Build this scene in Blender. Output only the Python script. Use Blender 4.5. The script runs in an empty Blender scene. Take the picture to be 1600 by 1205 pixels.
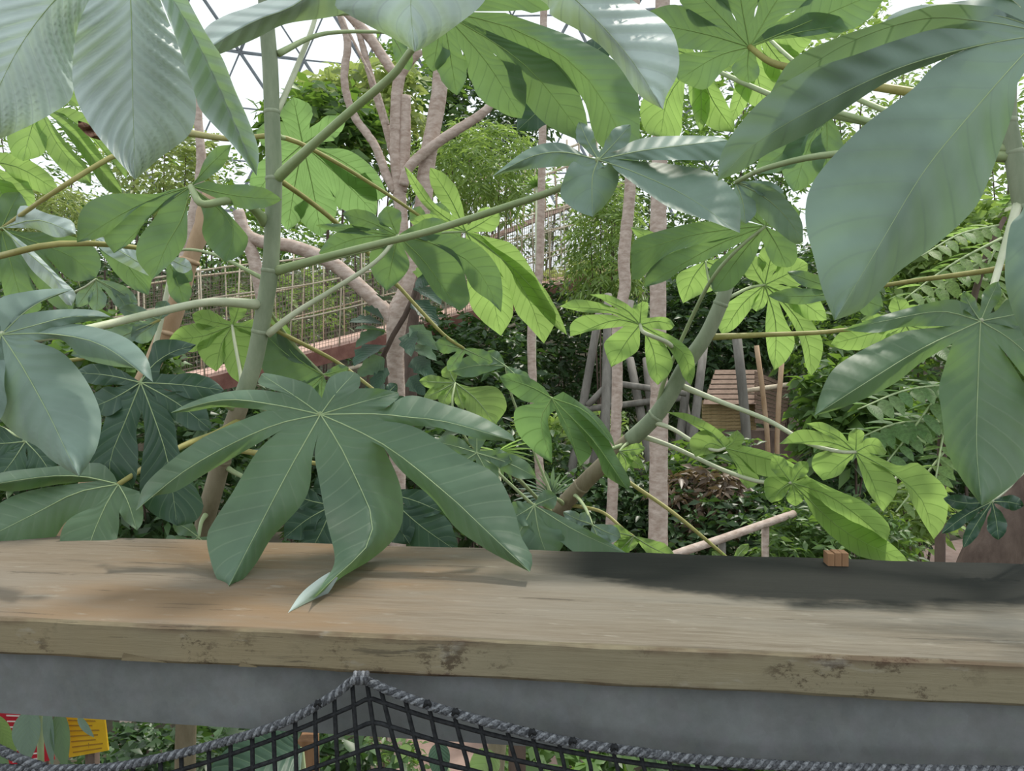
import bpy, math, random
import numpy as np
from mathutils import Vector

# ------------------------------------------------------------------ camera, sky, sun, exposure
F = 1200.0                       # focal length in pixels of the 1600 x 1205 frame
CAM = np.array([0.0, 0.0, 3.0])  # the viewer stands on a raised walkway, three metres above the garden
HORIZON = 590.0
PITCH = math.atan((602.5 - HORIZON) / F)
FWD = np.array([0.0, math.cos(PITCH), -math.sin(PITCH)])
UP = np.array([0.0, math.sin(PITCH), math.cos(PITCH)])
RIGHT = np.array([1.0, 0.0, 0.0])
scene = bpy.context.scene
COL = scene.collection

cam_data = bpy.data.cameras.new('camera')
cam_data.sensor_fit = 'HORIZONTAL'
cam_data.sensor_width = 36.0
cam_data.lens = 36.0 * F / 1600.0
cam_data.clip_start = 0.02
cam_data.clip_end = 300.0
cam = bpy.data.objects.new('camera', cam_data)
COL.objects.link(cam)
cam.location = CAM
cam.rotation_euler = (math.pi / 2 - PITCH, 0, 0)
scene.camera = cam

world = bpy.data.worlds.new('white_dome_sky')
scene.world = world
world.use_nodes = True
wn = world.node_tree.nodes
wn['Background'].inputs['Color'].default_value = (0.90, 0.97, 1.0, 1)
wn['Background'].inputs['Strength'].default_value = 1.12

sun_data = bpy.data.lights.new('sun', 'SUN')
sun_data.energy = 2.6
sun_data.color = (1.0, 0.95, 0.84)
sun_data.angle = math.radians(4.0)
sun = bpy.data.objects.new('sun', sun_data)
COL.objects.link(sun)
sun.rotation_euler = Vector((-0.30, -0.42, -1.0)).to_track_quat('-Z', 'Y').to_euler()
sun.location = (0, 0, 30)

scene.view_settings.view_transform = 'Standard'
scene.view_settings.look = 'None'
scene.view_settings.exposure = 0.16
scene.view_settings.gamma = 1.0
scene.view_settings.use_curve_mapping = False
scene.cycles.max_bounces = 8
scene.cycles.transparent_max_bounces = 8

RNG = random.Random(7)
NP = np.random.default_rng(11)


def P(px, py, d):
    """World point seen at pixel (px, py) at depth d metres along the viewing axis."""
    return CAM + d * (FWD + (px - 800.0) / F * RIGHT - (py - 602.5) / F * UP)


# ------------------------------------------------------------------ materials
def new_mat(name):
    m = bpy.data.materials.new(name)
    m.use_nodes = True
    m.node_tree.nodes.clear()
    return m, m.node_tree.nodes, m.node_tree.links


def node(nodes, kind, **kw):
    n = nodes.new(kind)
    for k, v in kw.items():
        setattr(n, k, v)
    return n


def ramp(nodes, stops):
    r = nodes.new('ShaderNodeValToRGB')
    e = r.color_ramp.elements
    while len(e) < len(stops):
        e.new(0.5)
    for el, (p, c) in zip(e, stops):
        el.position = p
        el.color = (c[0], c[1], c[2], 1)
    return r


def leaf_material(name, diff, trans, vein, tmix=0.45, rough=0.45, spec=0.4, bump=0.5, veincol=0.35):
    m, N, K = new_mat(name)
    out = N.new('ShaderNodeOutputMaterial')
    uv = N.new('ShaderNodeUVMap'); uv.uv_map = 'UVMap'
    sep = N.new('ShaderNodeSeparateXYZ'); K.new(uv.outputs[0], sep.inputs[0])
    fr = node(N, 'ShaderNodeMath', operation='FRACT'); K.new(sep.outputs[0], fr.inputs[0])
    ab = node(N, 'ShaderNodeMath', operation='PINGPONG'); ab.inputs[1].default_value = 0.5
    K.new(fr.outputs[0], ab.inputs[0])                      # 0 on a side vein, 0.5 between two
    line = N.new('ShaderNodeMapRange'); line.interpolation_type = 'SMOOTHSTEP'
    line.inputs[1].default_value = 0.0; line.inputs[2].default_value = 0.07
    line.inputs[3].default_value = 1.0; line.inputs[4].default_value = 0.0
    K.new(ab.outputs[0], line.inputs[0])
    puff = N.new('ShaderNodeMapRange'); puff.interpolation_type = 'SMOOTHSTEP'
    puff.inputs[1].default_value = 0.0; puff.inputs[2].default_value = 0.5
    K.new(ab.outputs[0], puff.inputs[0])
    tc = N.new('ShaderNodeTexCoord')
    nz = N.new('ShaderNodeTexNoise'); nz.inputs['Scale'].default_value = 9.0; nz.inputs['Detail'].default_value = 4
    K.new(tc.outputs['Object'], nz.inputs['Vector'])
    nf = N.new('ShaderNodeTexNoise'); nf.inputs['Scale'].default_value = 160.0; nf.inputs['Detail'].default_value = 2
    K.new(tc.outputs['Object'], nf.inputs['Vector'])
    oi = N.new('ShaderNodeObjectInfo')
    hs = N.new('ShaderNodeHueSaturation'); hs.inputs['Color'].default_value = (*diff, 1)
    v1 = N.new('ShaderNodeMapRange'); v1.inputs[1].default_value = 0.25; v1.inputs[2].default_value = 0.75
    v1.inputs[3].default_value = 0.72; v1.inputs[4].default_value = 1.3
    K.new(nz.outputs[0], v1.inputs[0]); K.new(v1.outputs[0], hs.inputs['Value'])
    h1 = N.new('ShaderNodeMapRange'); h1.inputs[3].default_value = 0.485; h1.inputs[4].default_value = 0.515
    K.new(oi.outputs['Random'], h1.inputs[0]); K.new(h1.outputs[0], hs.inputs['Hue'])
    mixv = N.new('ShaderNodeMixRGB'); mixv.inputs['Color2'].default_value = (*vein, 1)
    mv = node(N, 'ShaderNodeMath', operation='MULTIPLY'); mv.inputs[1].default_value = veincol
    K.new(line.outputs[0], mv.inputs[0]); K.new(mv.outputs[0], mixv.inputs['Fac'])
    K.new(hs.outputs[0], mixv.inputs['Color1'])
    # relief: cushions between the side veins and a fine grain
    add = node(N, 'ShaderNodeMath', operation='MULTIPLY_ADD'); add.inputs[1].default_value = 0.12
    K.new(nf.outputs[0], add.inputs[0]); K.new(puff.outputs[0], add.inputs[2])
    bp = N.new('ShaderNodeBump'); bp.inputs['Strength'].default_value = bump; bp.inputs['Distance'].default_value = 0.004
    K.new(add.outputs[0], bp.inputs['Height'])
    pr = N.new('ShaderNodeBsdfPrincipled')
    pr.inputs['Roughness'].default_value = rough
    pr.inputs['Specular IOR Level'].default_value = spec
    K.new(mixv.outputs[0], pr.inputs['Base Color']); K.new(bp.outputs[0], pr.inputs['Normal'])
    tr = N.new('ShaderNodeBsdfTranslucent')
    ht = N.new('ShaderNodeHueSaturation'); ht.inputs['Color'].default_value = (*trans, 1)
    K.new(v1.outputs[0], ht.inputs['Value'])
    dk = N.new('ShaderNodeMixRGB'); dk.blend_type = 'MULTIPLY'; dk.inputs['Color2'].default_value = (0.55, 0.6, 0.5, 1)
    K.new(line.outputs[0], dk.inputs['Fac']); K.new(ht.outputs[0], dk.inputs['Color1'])
    K.new(dk.outputs[0], tr.inputs['Color']); K.new(bp.outputs[0], tr.inputs['Normal'])
    mx = N.new('ShaderNodeMixShader'); mx.inputs[0].default_value = tmix
    K.new(pr.outputs[0], mx.inputs[1]); K.new(tr.outputs[0], mx.inputs[2])
    K.new(mx.outputs[0], out.inputs[0])
    return m


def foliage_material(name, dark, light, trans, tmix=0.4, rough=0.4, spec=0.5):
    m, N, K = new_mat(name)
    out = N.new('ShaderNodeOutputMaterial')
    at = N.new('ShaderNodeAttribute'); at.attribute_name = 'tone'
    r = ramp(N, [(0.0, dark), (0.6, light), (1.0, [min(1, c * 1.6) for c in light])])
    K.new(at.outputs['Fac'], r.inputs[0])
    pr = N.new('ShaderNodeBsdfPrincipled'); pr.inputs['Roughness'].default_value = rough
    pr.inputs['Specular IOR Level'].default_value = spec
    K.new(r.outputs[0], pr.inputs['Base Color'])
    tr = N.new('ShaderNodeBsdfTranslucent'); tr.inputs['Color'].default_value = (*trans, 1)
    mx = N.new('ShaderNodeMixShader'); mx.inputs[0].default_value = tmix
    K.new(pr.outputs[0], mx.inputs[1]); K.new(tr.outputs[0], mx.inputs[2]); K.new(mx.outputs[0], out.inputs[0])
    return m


def bark_material(name, c1, c2, scale=6.0, stretch=(1, 1, 1), rough=0.8, bump=0.4, spec=0.2, contrast=(0.35, 0.65)):
    m, N, K = new_mat(name)
    out = N.new('ShaderNodeOutputMaterial')
    tc = N.new('ShaderNodeTexCoord')
    mp = N.new('ShaderNodeMapping'); mp.inputs['Scale'].default_value = stretch
    K.new(tc.outputs['Object'], mp.inputs[0])
    nz = N.new('ShaderNodeTexNoise'); nz.inputs['Scale'].default_value = scale; nz.inputs['Detail'].default_value = 8
    nz.inputs['Roughness'].default_value = 0.65
    K.new(mp.outputs[0], nz.inputs['Vector'])
    r = ramp(N, [(contrast[0], c1), (contrast[1], c2)]); K.new(nz.outputs[0], r.inputs[0])
    bp = N.new('ShaderNodeBump'); bp.inputs['Strength'].default_value = bump; bp.inputs['Distance'].default_value = 0.01
    K.new(nz.outputs[0], bp.inputs['Height'])
    pr = N.new('ShaderNodeBsdfPrincipled'); pr.inputs['Roughness'].default_value = rough
    pr.inputs['Specular IOR Level'].default_value = spec
    K.new(r.outputs[0], pr.inputs['Base Color']); K.new(bp.outputs[0], pr.inputs['Normal'])
    K.new(pr.outputs[0], out.inputs[0])
    return m


M = {}
M['leaf'] = leaf_material('cecropia_leaf', (0.13, 0.21, 0.14), (0.23, 0.38, 0.10), (0.34, 0.44, 0.28), tmix=0.38, bump=0.15)
M['leaf_sky_sheen'] = leaf_material('sky_sheen_cecropia_leaf', (0.205, 0.29, 0.248), (0.24, 0.38, 0.14), (0.36, 0.46, 0.38), tmix=0.28, rough=0.5, bump=0.22, veincol=0.2)  # the sky's grey-blue sheen is put into the base colour
M['leaf_pale'] = leaf_material('pale_cecropia_leaf', (0.53, 0.625, 0.625), (0.30, 0.44, 0.16), (0.5, 0.58, 0.54), tmix=0.34, rough=0.42, bump=0.55, veincol=0.2)  # near-white base colour holds the lens veil and backlight on the top leaves
M['leaf_young'] = leaf_material('young_cecropia_leaf', (0.17, 0.27, 0.09), (0.36, 0.55, 0.14), (0.22, 0.34, 0.10), tmix=0.52, bump=0.15)
M['leaf_glow'] = leaf_material('thin_cecropia_leaf', (0.13, 0.22, 0.09), (0.26, 0.44, 0.14), (0.22, 0.34, 0.10), tmix=0.52, bump=0.15)
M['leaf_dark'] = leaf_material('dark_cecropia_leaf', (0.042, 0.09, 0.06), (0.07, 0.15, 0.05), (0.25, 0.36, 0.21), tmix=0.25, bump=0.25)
M['petiole'] = bark_material('green_petiole', (0.27, 0.35, 0.16), (0.38, 0.45, 0.25), 12, rough=0.55, bump=0.1, spec=0.4)
M['petiole_olive'] = bark_material('olive_petiole', (0.26, 0.25, 0.07), (0.42, 0.38, 0.14), 14, rough=0.5, bump=0.1, spec=0.4)
M['petiole_pale'] = bark_material('pale_petiole', (0.46, 0.50, 0.33), (0.58, 0.60, 0.44), 14, rough=0.5, bump=0.1, spec=0.4)
M['stem'] = bark_material('cecropia_stem', (0.19, 0.235, 0.15), (0.33, 0.37, 0.26), 16, (1, 1, 0.3), rough=0.6, bump=0.2)
M['stem_brown'] = bark_material('woody_cecropia_stem', (0.17, 0.14, 0.09), (0.30, 0.26, 0.18), 16, (1, 1, 0.3), rough=0.7, bump=0.3)
M['vein'] = bark_material('leaf_vein', (0.30, 0.40, 0.20), (0.40, 0.50, 0.28), 20, rough=0.6, bump=0.0)
M['vein_dark'] = bark_material('leaf_vein_underside', (0.24, 0.38, 0.11), (0.34, 0.50, 0.18), 20, rough=0.6, bump=0.0)
M['bark'] = bark_material('pink_grey_bark', (0.36, 0.27, 0.22), (0.58, 0.48, 0.42), 14, (1, 1, 2.2), bump=0.5)
M['bark_tan'] = bark_material('tan_stalk_bark', (0.34, 0.22, 0.13), (0.50, 0.36, 0.24), 9, (1, 1, 0.35), bump=0.3)
M['bark_dark'] = bark_material('dark_brown_bark', (0.075, 0.052, 0.042), (0.16, 0.118, 0.095), 8, (1, 1, 0.4), bump=0.5)
M['bamboo'] = bark_material('weathered_bamboo', (0.13, 0.12, 0.105), (0.24, 0.225, 0.20), 10, (1, 1, 0.2), bump=0.2)
M['bamboo_light'] = bark_material('pale_bamboo', (0.46, 0.38, 0.28), (0.62, 0.54, 0.42), 10, (1, 1, 0.2), bump=0.2)
M['deck'] = bark_material('pink_bridge_deck', (0.50, 0.32, 0.26), (0.66, 0.46, 0.39), 5, bump=0.2)
M['deck_edge'] = bark_material('red_brown_bridge_beam', (0.17, 0.075, 0.06), (0.28, 0.14, 0.11), 5, bump=0.3)
M['wire'] = bark_material('bridge_netting', (0.16, 0.13, 0.10), (0.26, 0.22, 0.17), 10, bump=0.0)
M['thatch'] = bark_material('brown_shingle', (0.15, 0.10, 0.075), (0.26, 0.18, 0.14), 14, (1, 1, 4), bump=0.4)
M['cane'] = bark_material('yellow_cane', (0.26, 0.19, 0.09), (0.42, 0.32, 0.17), 14, (1, 1, 4), bump=0.4)
M['soil'] = bark_material('garden_soil', (0.035, 0.03, 0.02), (0.08, 0.07, 0.045), 3, bump=0.6)
M['path'] = bark_material('pink_path', (0.27, 0.185, 0.155), (0.38, 0.275, 0.235), 4, bump=0.1)
M['dead'] = bark_material('dead_leaf', (0.13, 0.06, 0.035), (0.30, 0.17, 0.12), 30, bump=0.6)
M['cord'] = bark_material('black_net_cord', (0.012, 0.013, 0.015), (0.035, 0.037, 0.04), 200, bump=0.3, rough=0.7)
M['rope'] = bark_material('grey_rope_strand', (0.07, 0.075, 0.085), (0.50, 0.52, 0.56), 300, bump=0.8, rough=0.8)
M['rope_dark'] = bark_material('dark_rope_strand', (0.05, 0.053, 0.06), (0.22, 0.23, 0.25), 330, bump=0.8, rough=0.8)
M['dome_steel'] = bark_material('dome_steel', (0.16, 0.18, 0.20), (0.24, 0.26, 0.28), 2, bump=0.0)
M['red_sign'] = bark_material('red_sign_print', (0.42, 0.015, 0.03), (0.50, 0.03, 0.045), 20, bump=0.0, rough=0.4)
M['yellow_sign'] = bark_material('yellow_sign_print', (0.70, 0.42, 0.02), (0.78, 0.50, 0.04), 20, bump=0.0, rough=0.4)
M['white_print'] = bark_material('pale_print', (0.75, 0.62, 0.6), (0.85, 0.75, 0.72), 20, bump=0.0)
M['brown_print'] = bark_material('brown_print', (0.36, 0.20, 0.03), (0.42, 0.24, 0.04), 20, bump=0.0)
M['block'] = bark_material('orange_cut_wood', (0.20, 0.105, 0.055), (0.33, 0.19, 0.105), 18, (1, 1, 0.15), bump=0.3)
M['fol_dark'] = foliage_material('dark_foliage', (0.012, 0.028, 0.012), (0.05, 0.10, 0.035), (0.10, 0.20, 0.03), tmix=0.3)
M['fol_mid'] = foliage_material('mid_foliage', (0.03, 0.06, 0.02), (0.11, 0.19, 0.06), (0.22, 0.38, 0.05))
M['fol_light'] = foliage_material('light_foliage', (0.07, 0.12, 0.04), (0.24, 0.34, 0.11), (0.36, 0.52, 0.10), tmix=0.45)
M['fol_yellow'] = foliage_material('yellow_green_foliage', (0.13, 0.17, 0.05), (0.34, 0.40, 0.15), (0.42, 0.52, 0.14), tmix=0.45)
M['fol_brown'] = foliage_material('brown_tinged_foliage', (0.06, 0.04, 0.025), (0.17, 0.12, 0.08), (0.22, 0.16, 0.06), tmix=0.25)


# ------------------------------------------------------------------ object helpers
def tag(o, label=None, cat=None, group=None, kind=None):
    if label: o['label'] = label
    if cat: o['category'] = cat
    if group: o['group'] = group
    if kind: o['kind'] = kind
    return o


def empty(name, loc, label, cat, group=None):
    o = bpy.data.objects.new(name, None)
    o.empty_display_size = 0.1
    COL.objects.link(o)
    o.location = loc
    o['_org'] = [float(x) for x in loc]
    return tag(o, label, cat, group)


def mesh_obj(name, verts, faces, mat, parent=None, uvs=None, smooth=True, tone=None, origin=None):
    """One mesh object; verts are world coordinates, its origin is set to `origin` (or the first vertex)."""
    v = np.asarray(verts, dtype=np.float64).reshape(-1, 3)
    org = np.asarray(origin if origin is not None else v.mean(axis=0), dtype=np.float64)
    me = bpy.data.meshes.new(name)
    me.from_pydata((v - org).tolist(), [], [tuple(int(i) for i in f) for f in faces])
    if uvs is not None:
        lay = me.uv_layers.new(name='UVMap')
        idx = np.zeros(len(me.loops), dtype=np.int64)
        me.loops.foreach_get('vertex_index', idx)
        lay.data.foreach_set('uv', np.asarray(uvs, dtype=np.float32)[idx].ravel())
    if tone is not None:
        at = me.attributes.new('tone', 'FLOAT', 'POINT')
        at.data.foreach_set('value', np.asarray(tone, dtype=np.float32))
    if smooth:
        me.polygons.foreach_set('use_smooth', np.ones(len(me.polygons), dtype=bool))
    me.materials.append(M[mat] if isinstance(mat, str) else mat)
    me.update()
    o = bpy.data.objects.new(name, me)
    COL.objects.link(o)
    place(o, org, parent)
    return o


def world_loc(o):
    return np.array(o['_org'])


def place(o, org, parent):
    o['_org'] = [float(x) for x in org]
    if parent is not None:
        o.parent = parent
        o.location = Vector(org) - Vector(world_loc(parent))
    else:
        o.location = Vector(org)


def spline(pts, n):
    """Catmull-Rom resample of control points (any dimension), evenly by chord length."""
    p = np.asarray(pts, dtype=np.float64)
    if len(p) == 2:
        t = np.linspace(0, 1, n)[:, None]
        return p[0] * (1 - t) + p[1] * t
    q = np.vstack([2 * p[0] - p[1], p, 2 * p[-1] - p[-2]])
    seg = np.sqrt(np.maximum(np.linalg.norm(np.diff(p, axis=0), axis=1), 1e-9))
    dense = []
    for i in range(len(p) - 1):
        a, b, c, d = q[i], q[i + 1], q[i + 2], q[i + 3]
        t = np.linspace(0, 1, 16, endpoint=(i == len(p) - 2))[:, None]
        dense.append(0.5 * ((2 * b) + (-a + c) * t + (2 * a - 5 * b + 4 * c - d) * t ** 2 + (-a + 3 * b - 3 * c + d) * t ** 3))
    dense = np.vstack(dense)
    s = np.concatenate([[0], np.cumsum(np.linalg.norm(np.diff(dense, axis=0), axis=1))])
    u = np.linspace(0, s[-1], n)
    return np.stack([np.interp(u, s, dense[:, k]) for k in range(p.shape[1])], axis=1)


def tube_geo(pts, radii, sides=8, n=None, twist=0.0, close=True):
    """Vertices and faces of a tapering tube through 3D points."""
    pr = np.hstack([np.asarray(pts, float), np.asarray(radii, float)[:, None]])
    n = n or max(6, 5 * len(pr))
    c = spline(pr, n)
    ctr, rad = c[:, :3], np.maximum(c[:, 3], 1e-4)
    tan = np.gradient(ctr, axis=0)
    tan /= np.maximum(np.linalg.norm(tan, axis=1), 1e-9)[:, None]
    ref = np.array([0.0, 0.0, 1.0]) if abs(tan[0][2]) < 0.9 else np.array([1.0, 0.0, 0.0])
    nrm = np.cross(tan[0], ref); nrm /= np.linalg.norm(nrm)
    verts = []
    for i in range(n):
        nrm = nrm - tan[i] * np.dot(nrm, tan[i]); nrm /= np.linalg.norm(nrm)
        bi = np.cross(tan[i], nrm)
        a = np.linspace(0, 2 * np.pi, sides, endpoint=False) + twist * i
        verts.append(ctr[i] + rad[i] * (np.cos(a)[:, None] * nrm + np.sin(a)[:, None] * bi))
    verts = np.vstack(verts)
    faces = []
    for i in range(n - 1):
        for k in range(sides):
            k2 = (k + 1) % sides
            faces.append((i * sides + k, i * sides + k2, (i + 1) * sides + k2, (i + 1) * sides + k))
    if close:
        faces.append(tuple(range(sides))[::-1])
        faces.append(tuple((n - 1) * sides + k for k in range(sides)))
    return verts, faces


def tube(name, pts, radii, mat, parent=None, sides=8, n=None):
    if np.isscalar(radii):
        radii = [radii] * len(pts)
    v, f = tube_geo(pts, radii, sides, n)
    return mesh_obj(name, v, f, mat, parent, origin=pts[0])


def ptube(name, pp, mat, parent=None, sides=8, n=None):
    """Tube through (px, py, depth, radius in px)."""
    return tube(name, [P(*q[:3]) for q in pp], [q[3] * q[2] / F for q in pp], mat, parent, sides, n)


def box_geo(c, ax, ay, az):
    c, ax, ay, az = (np.asarray(k, float) for k in (c, ax, ay, az))
    v = [c + i * ax + j * ay + k * az for k in (-1, 1) for j in (-1, 1) for i in (-1, 1)]
    f = [(0, 2, 3, 1), (4, 5, 7, 6), (0, 1, 5, 4), (2, 6, 7, 3), (0, 4, 6, 2), (1, 3, 7, 5)]
    return v, f


def box(name, c, ax, ay, az, mat, parent=None):
    v, f = box_geo(c, ax, ay, az)
    return mesh_obj(name, v, f, mat, parent, smooth=False)


# ------------------------------------------------------------------ the palmate leaf
PU = [0, .12, .28, .42, .56, .68, .80, .90, .96, 1.0]
PW = [0, .30, .60, .82, .97, 1.0, .84, .52, .26, 0.0]


def smooth01(x):
    x = np.clip(x, 0, 1)
    return x * x * (3 - 2 * x)


def leaf(tree, hub, tilt, lobes, pet=None, mat='leaf', pmat='petiole', pr=None, rows=22, cols=5, pleat=0.0,
         dz=0.0, fold=0.0, wave=0.006, sinus=0.30, vein='vein', vr=1.0, name='leaf', spacing=0.02, label=None):
    """A palmate leaf: lobes fused round the hub; every vertex stands on the leaf's own tilted plane, bent by droop, fold and pleats."""
    hx, hy, hd = hub
    H = np.array([hx, hy], float)

    def plane(p):
        q = 1 + (tilt[0] * (p[..., 0] - hx) + tilt[1] * (p[..., 1] - hy)) / F
        return hd / np.clip(q, 0.45, 2.5)

    specs = []
    for lb in lobes:
        s = dict(lb) if isinstance(lb, dict) else dict(tip=(lb[0], lb[1]), w=lb[2], bend=lb[3] if len(lb) > 3 else None,
                                                         dz=lb[4] if len(lb) > 4 else None)
        s['tip'] = np.array(s['tip'] if 'tip' in s else s['m'][-1], float)
        if 'm' in s:
            mid = spline([H] + [np.array(q, float) for q in s['m']], rows)
        else:
            dv = s['tip'] - H
            nn = np.array([-dv[1], dv[0]]) / np.linalg.norm(dv)
            bend = s['bend'] if s.get('bend') is not None else RNG.uniform(-.05, .05) * np.linalg.norm(dv)
            mid = spline([H, H + dv * .5 + nn * bend, s['tip']], rows)
        s['mid'] = mid
        dv = mid[min(rows - 1, rows // 3)] - H
        s['ang'] = math.atan2(dv[1], dv[0])
        s['len'] = np.linalg.norm(np.diff(mid, axis=0), axis=1).sum()
        specs.append(s)
    order = sorted(specs, key=lambda s: s['ang'])
    k = len(order)
    for i, s in enumerate(order):
        t = order[(i + 1) % k]
        gap = (t['ang'] - s['ang']) % (2 * math.pi)
        S = None
        if k > 1 and gap < math.radians(105):
            am = s['ang'] + gap / 2
            rs = sinus * min(s['len'], t['len']) * (1.0 if gap < 1.2 else 0.6)
            S = H + rs * np.array([math.cos(am), math.sin(am)])
        s['S+'] = S
        t['S-'] = S
    V, Fc, UVs = [], [], []
    rib_lines = []
    for s in specs:
        mid = s['mid']
        u = np.linspace(0, 1, rows)
        tan = np.gradient(mid, axis=0)
        tan /= np.maximum(np.linalg.norm(tan, axis=1), 1e-6)[:, None]
        nrm = np.stack([-tan[:, 1], tan[:, 0]], axis=1)
        edges = []
        us_max = 0.05
        for side, key, ex in ((1, 'S+', 'b'), (-1, 'S-', 'a')):
            if ex in s:                                             # traced edge: sinus point ... last point before the tip
                pts = [np.array(q, float) for q in s[ex]]
                us = min(0.4, max(0.06, np.linalg.norm(pts[0] - H) / s['len'] * 0.9))
                n1 = max(2, int(round(us * rows)))
                e1 = spline([H, pts[0]], n1 + 1)[:-1]
                e2 = spline(pts + [s['tip']], rows - n1)
                e = np.vstack([e1, e2])
            else:
                w = s['w'] if np.isscalar(s['w']) else (s['w'][0] if side > 0 else s['w'][1])
                W = np.interp(u, PU, PW) * w
                ph = RNG.uniform(0, 6.28)
                W = W * (1 + 0.035 * np.sin(u * 22 + ph) + 0.02 * np.sin(u * 47 + 2 * ph))
                T = mid + side * nrm * W[:, None]
                S = s.get(key)
                if S is None:
                    e = T; us = 0.04
                else:
                    us = min(0.42, np.linalg.norm(S - H) / s['len'])
                    mus = np.array([np.interp(us, u, mid[:, 0]), np.interp(us, u, mid[:, 1])])
                    e = T.copy()
                    for r in range(rows):
                        if u[r] <= us:
                            e[r] = H + (S - H) * (u[r] / us)
                        else:
                            t = smooth01((u[r] - us) / 0.22)
                            e[r] = (S + mid[r] - mus) * (1 - t) + T[r] * t
            us_max = max(us_max, us)
            edges.append(e)
        eb, ea = edges
        g = smooth01((u - us_max * 0.8) / 0.25)
        dzl = s.get('dz'); dzl = dz if dzl is None else dzl
        fa = s.get('fa', s.get('fold', fold)); fb = s.get('fb', s.get('fold', fold))
        lm = s['len'] * hd / F
        nl = max(4.0, lm / spacing)
        wid = np.linalg.norm(eb - ea, axis=1).max() / 2 * hd / F
        kk = 0.75 * wid / spacing
        base = len(V)
        cc = 2 * cols + 1
        ph = RNG.uniform(0, 6.28)
        vv = np.linspace(-1, 1, cc)
        grid = np.zeros((rows, cc, 2))
        for j, v in enumerate(vv):
            e = eb if v > 0 else ea
            grid[:, j] = mid + (e - mid) * abs(v)
        z = plane(grid)
        ux = np.clip((u - us_max) / (1 - us_max), 0, 1)
        for j, v in enumerate(vv):
            a = abs(v)
            off = dzl * ux ** 2 + g * ((fb if v > 0 else fa) * (0.6 * a + 0.4 * a * a))
            off = off + g * wave * a * a * np.sin(u * 11 + ph + (1.3 if v > 0 else 0))
            lat = u * nl - a * kk
            if pleat:
                off = off + g * pleat * np.sin(lat * 2 * np.pi) * (a * (1.15 - a)) * 2.6
            z[:, j] += off
            for r in range(rows):
                pass
        for r in range(rows):
            for j in range(cc):
                V.append(P(grid[r, j, 0], grid[r, j, 1], z[r, j]))
                UVs.append((u[r] * nl - abs(vv[j]) * kk, vv[j]))
        for r in range(rows - 1):
            for j in range(cc - 1):
                q = base + r * cc + j
                Fc.append((q, q + 1, q + cc + 1, q + cc))
        jm = cols
        rib_lines.append([(mid[r, 0], mid[r, 1], z[r, jm]) for r in range(0, rows)])
    ob = mesh_obj(name, V, Fc, mat, tree, UVs, origin=P(hx, hy, hd))
    if label:
        ob['label'] = label
    for rl in rib_lines:                                            # raised primary veins, one to each lobe
        pts = [P(*rl[i]) for i in range(0, len(rl), 3)]
        n = len(pts)
        rad = [vr * (1.7 * (1 - i / (n - 1)) + 0.25) * hd / F * 0.62 for i in range(n)]
        v, f = tube_geo(pts, rad, 4, n=n, close=False)
        mesh_obj('midrib', v, f, vein, ob, origin=pts[0])
    if pet:
        pts = [P(hx, hy, hd)] + [P(*q[:3]) for q in pet]
        r0 = pr or 0.005
        n = len(pts)
        rad = [r0 * (0.72 + 0.5 * i / (n - 1)) for i in range(n)]
        rad[-1] *= 1.25
        tube('petiole', pts, rad, pmat, ob, 8)
    return ob


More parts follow.
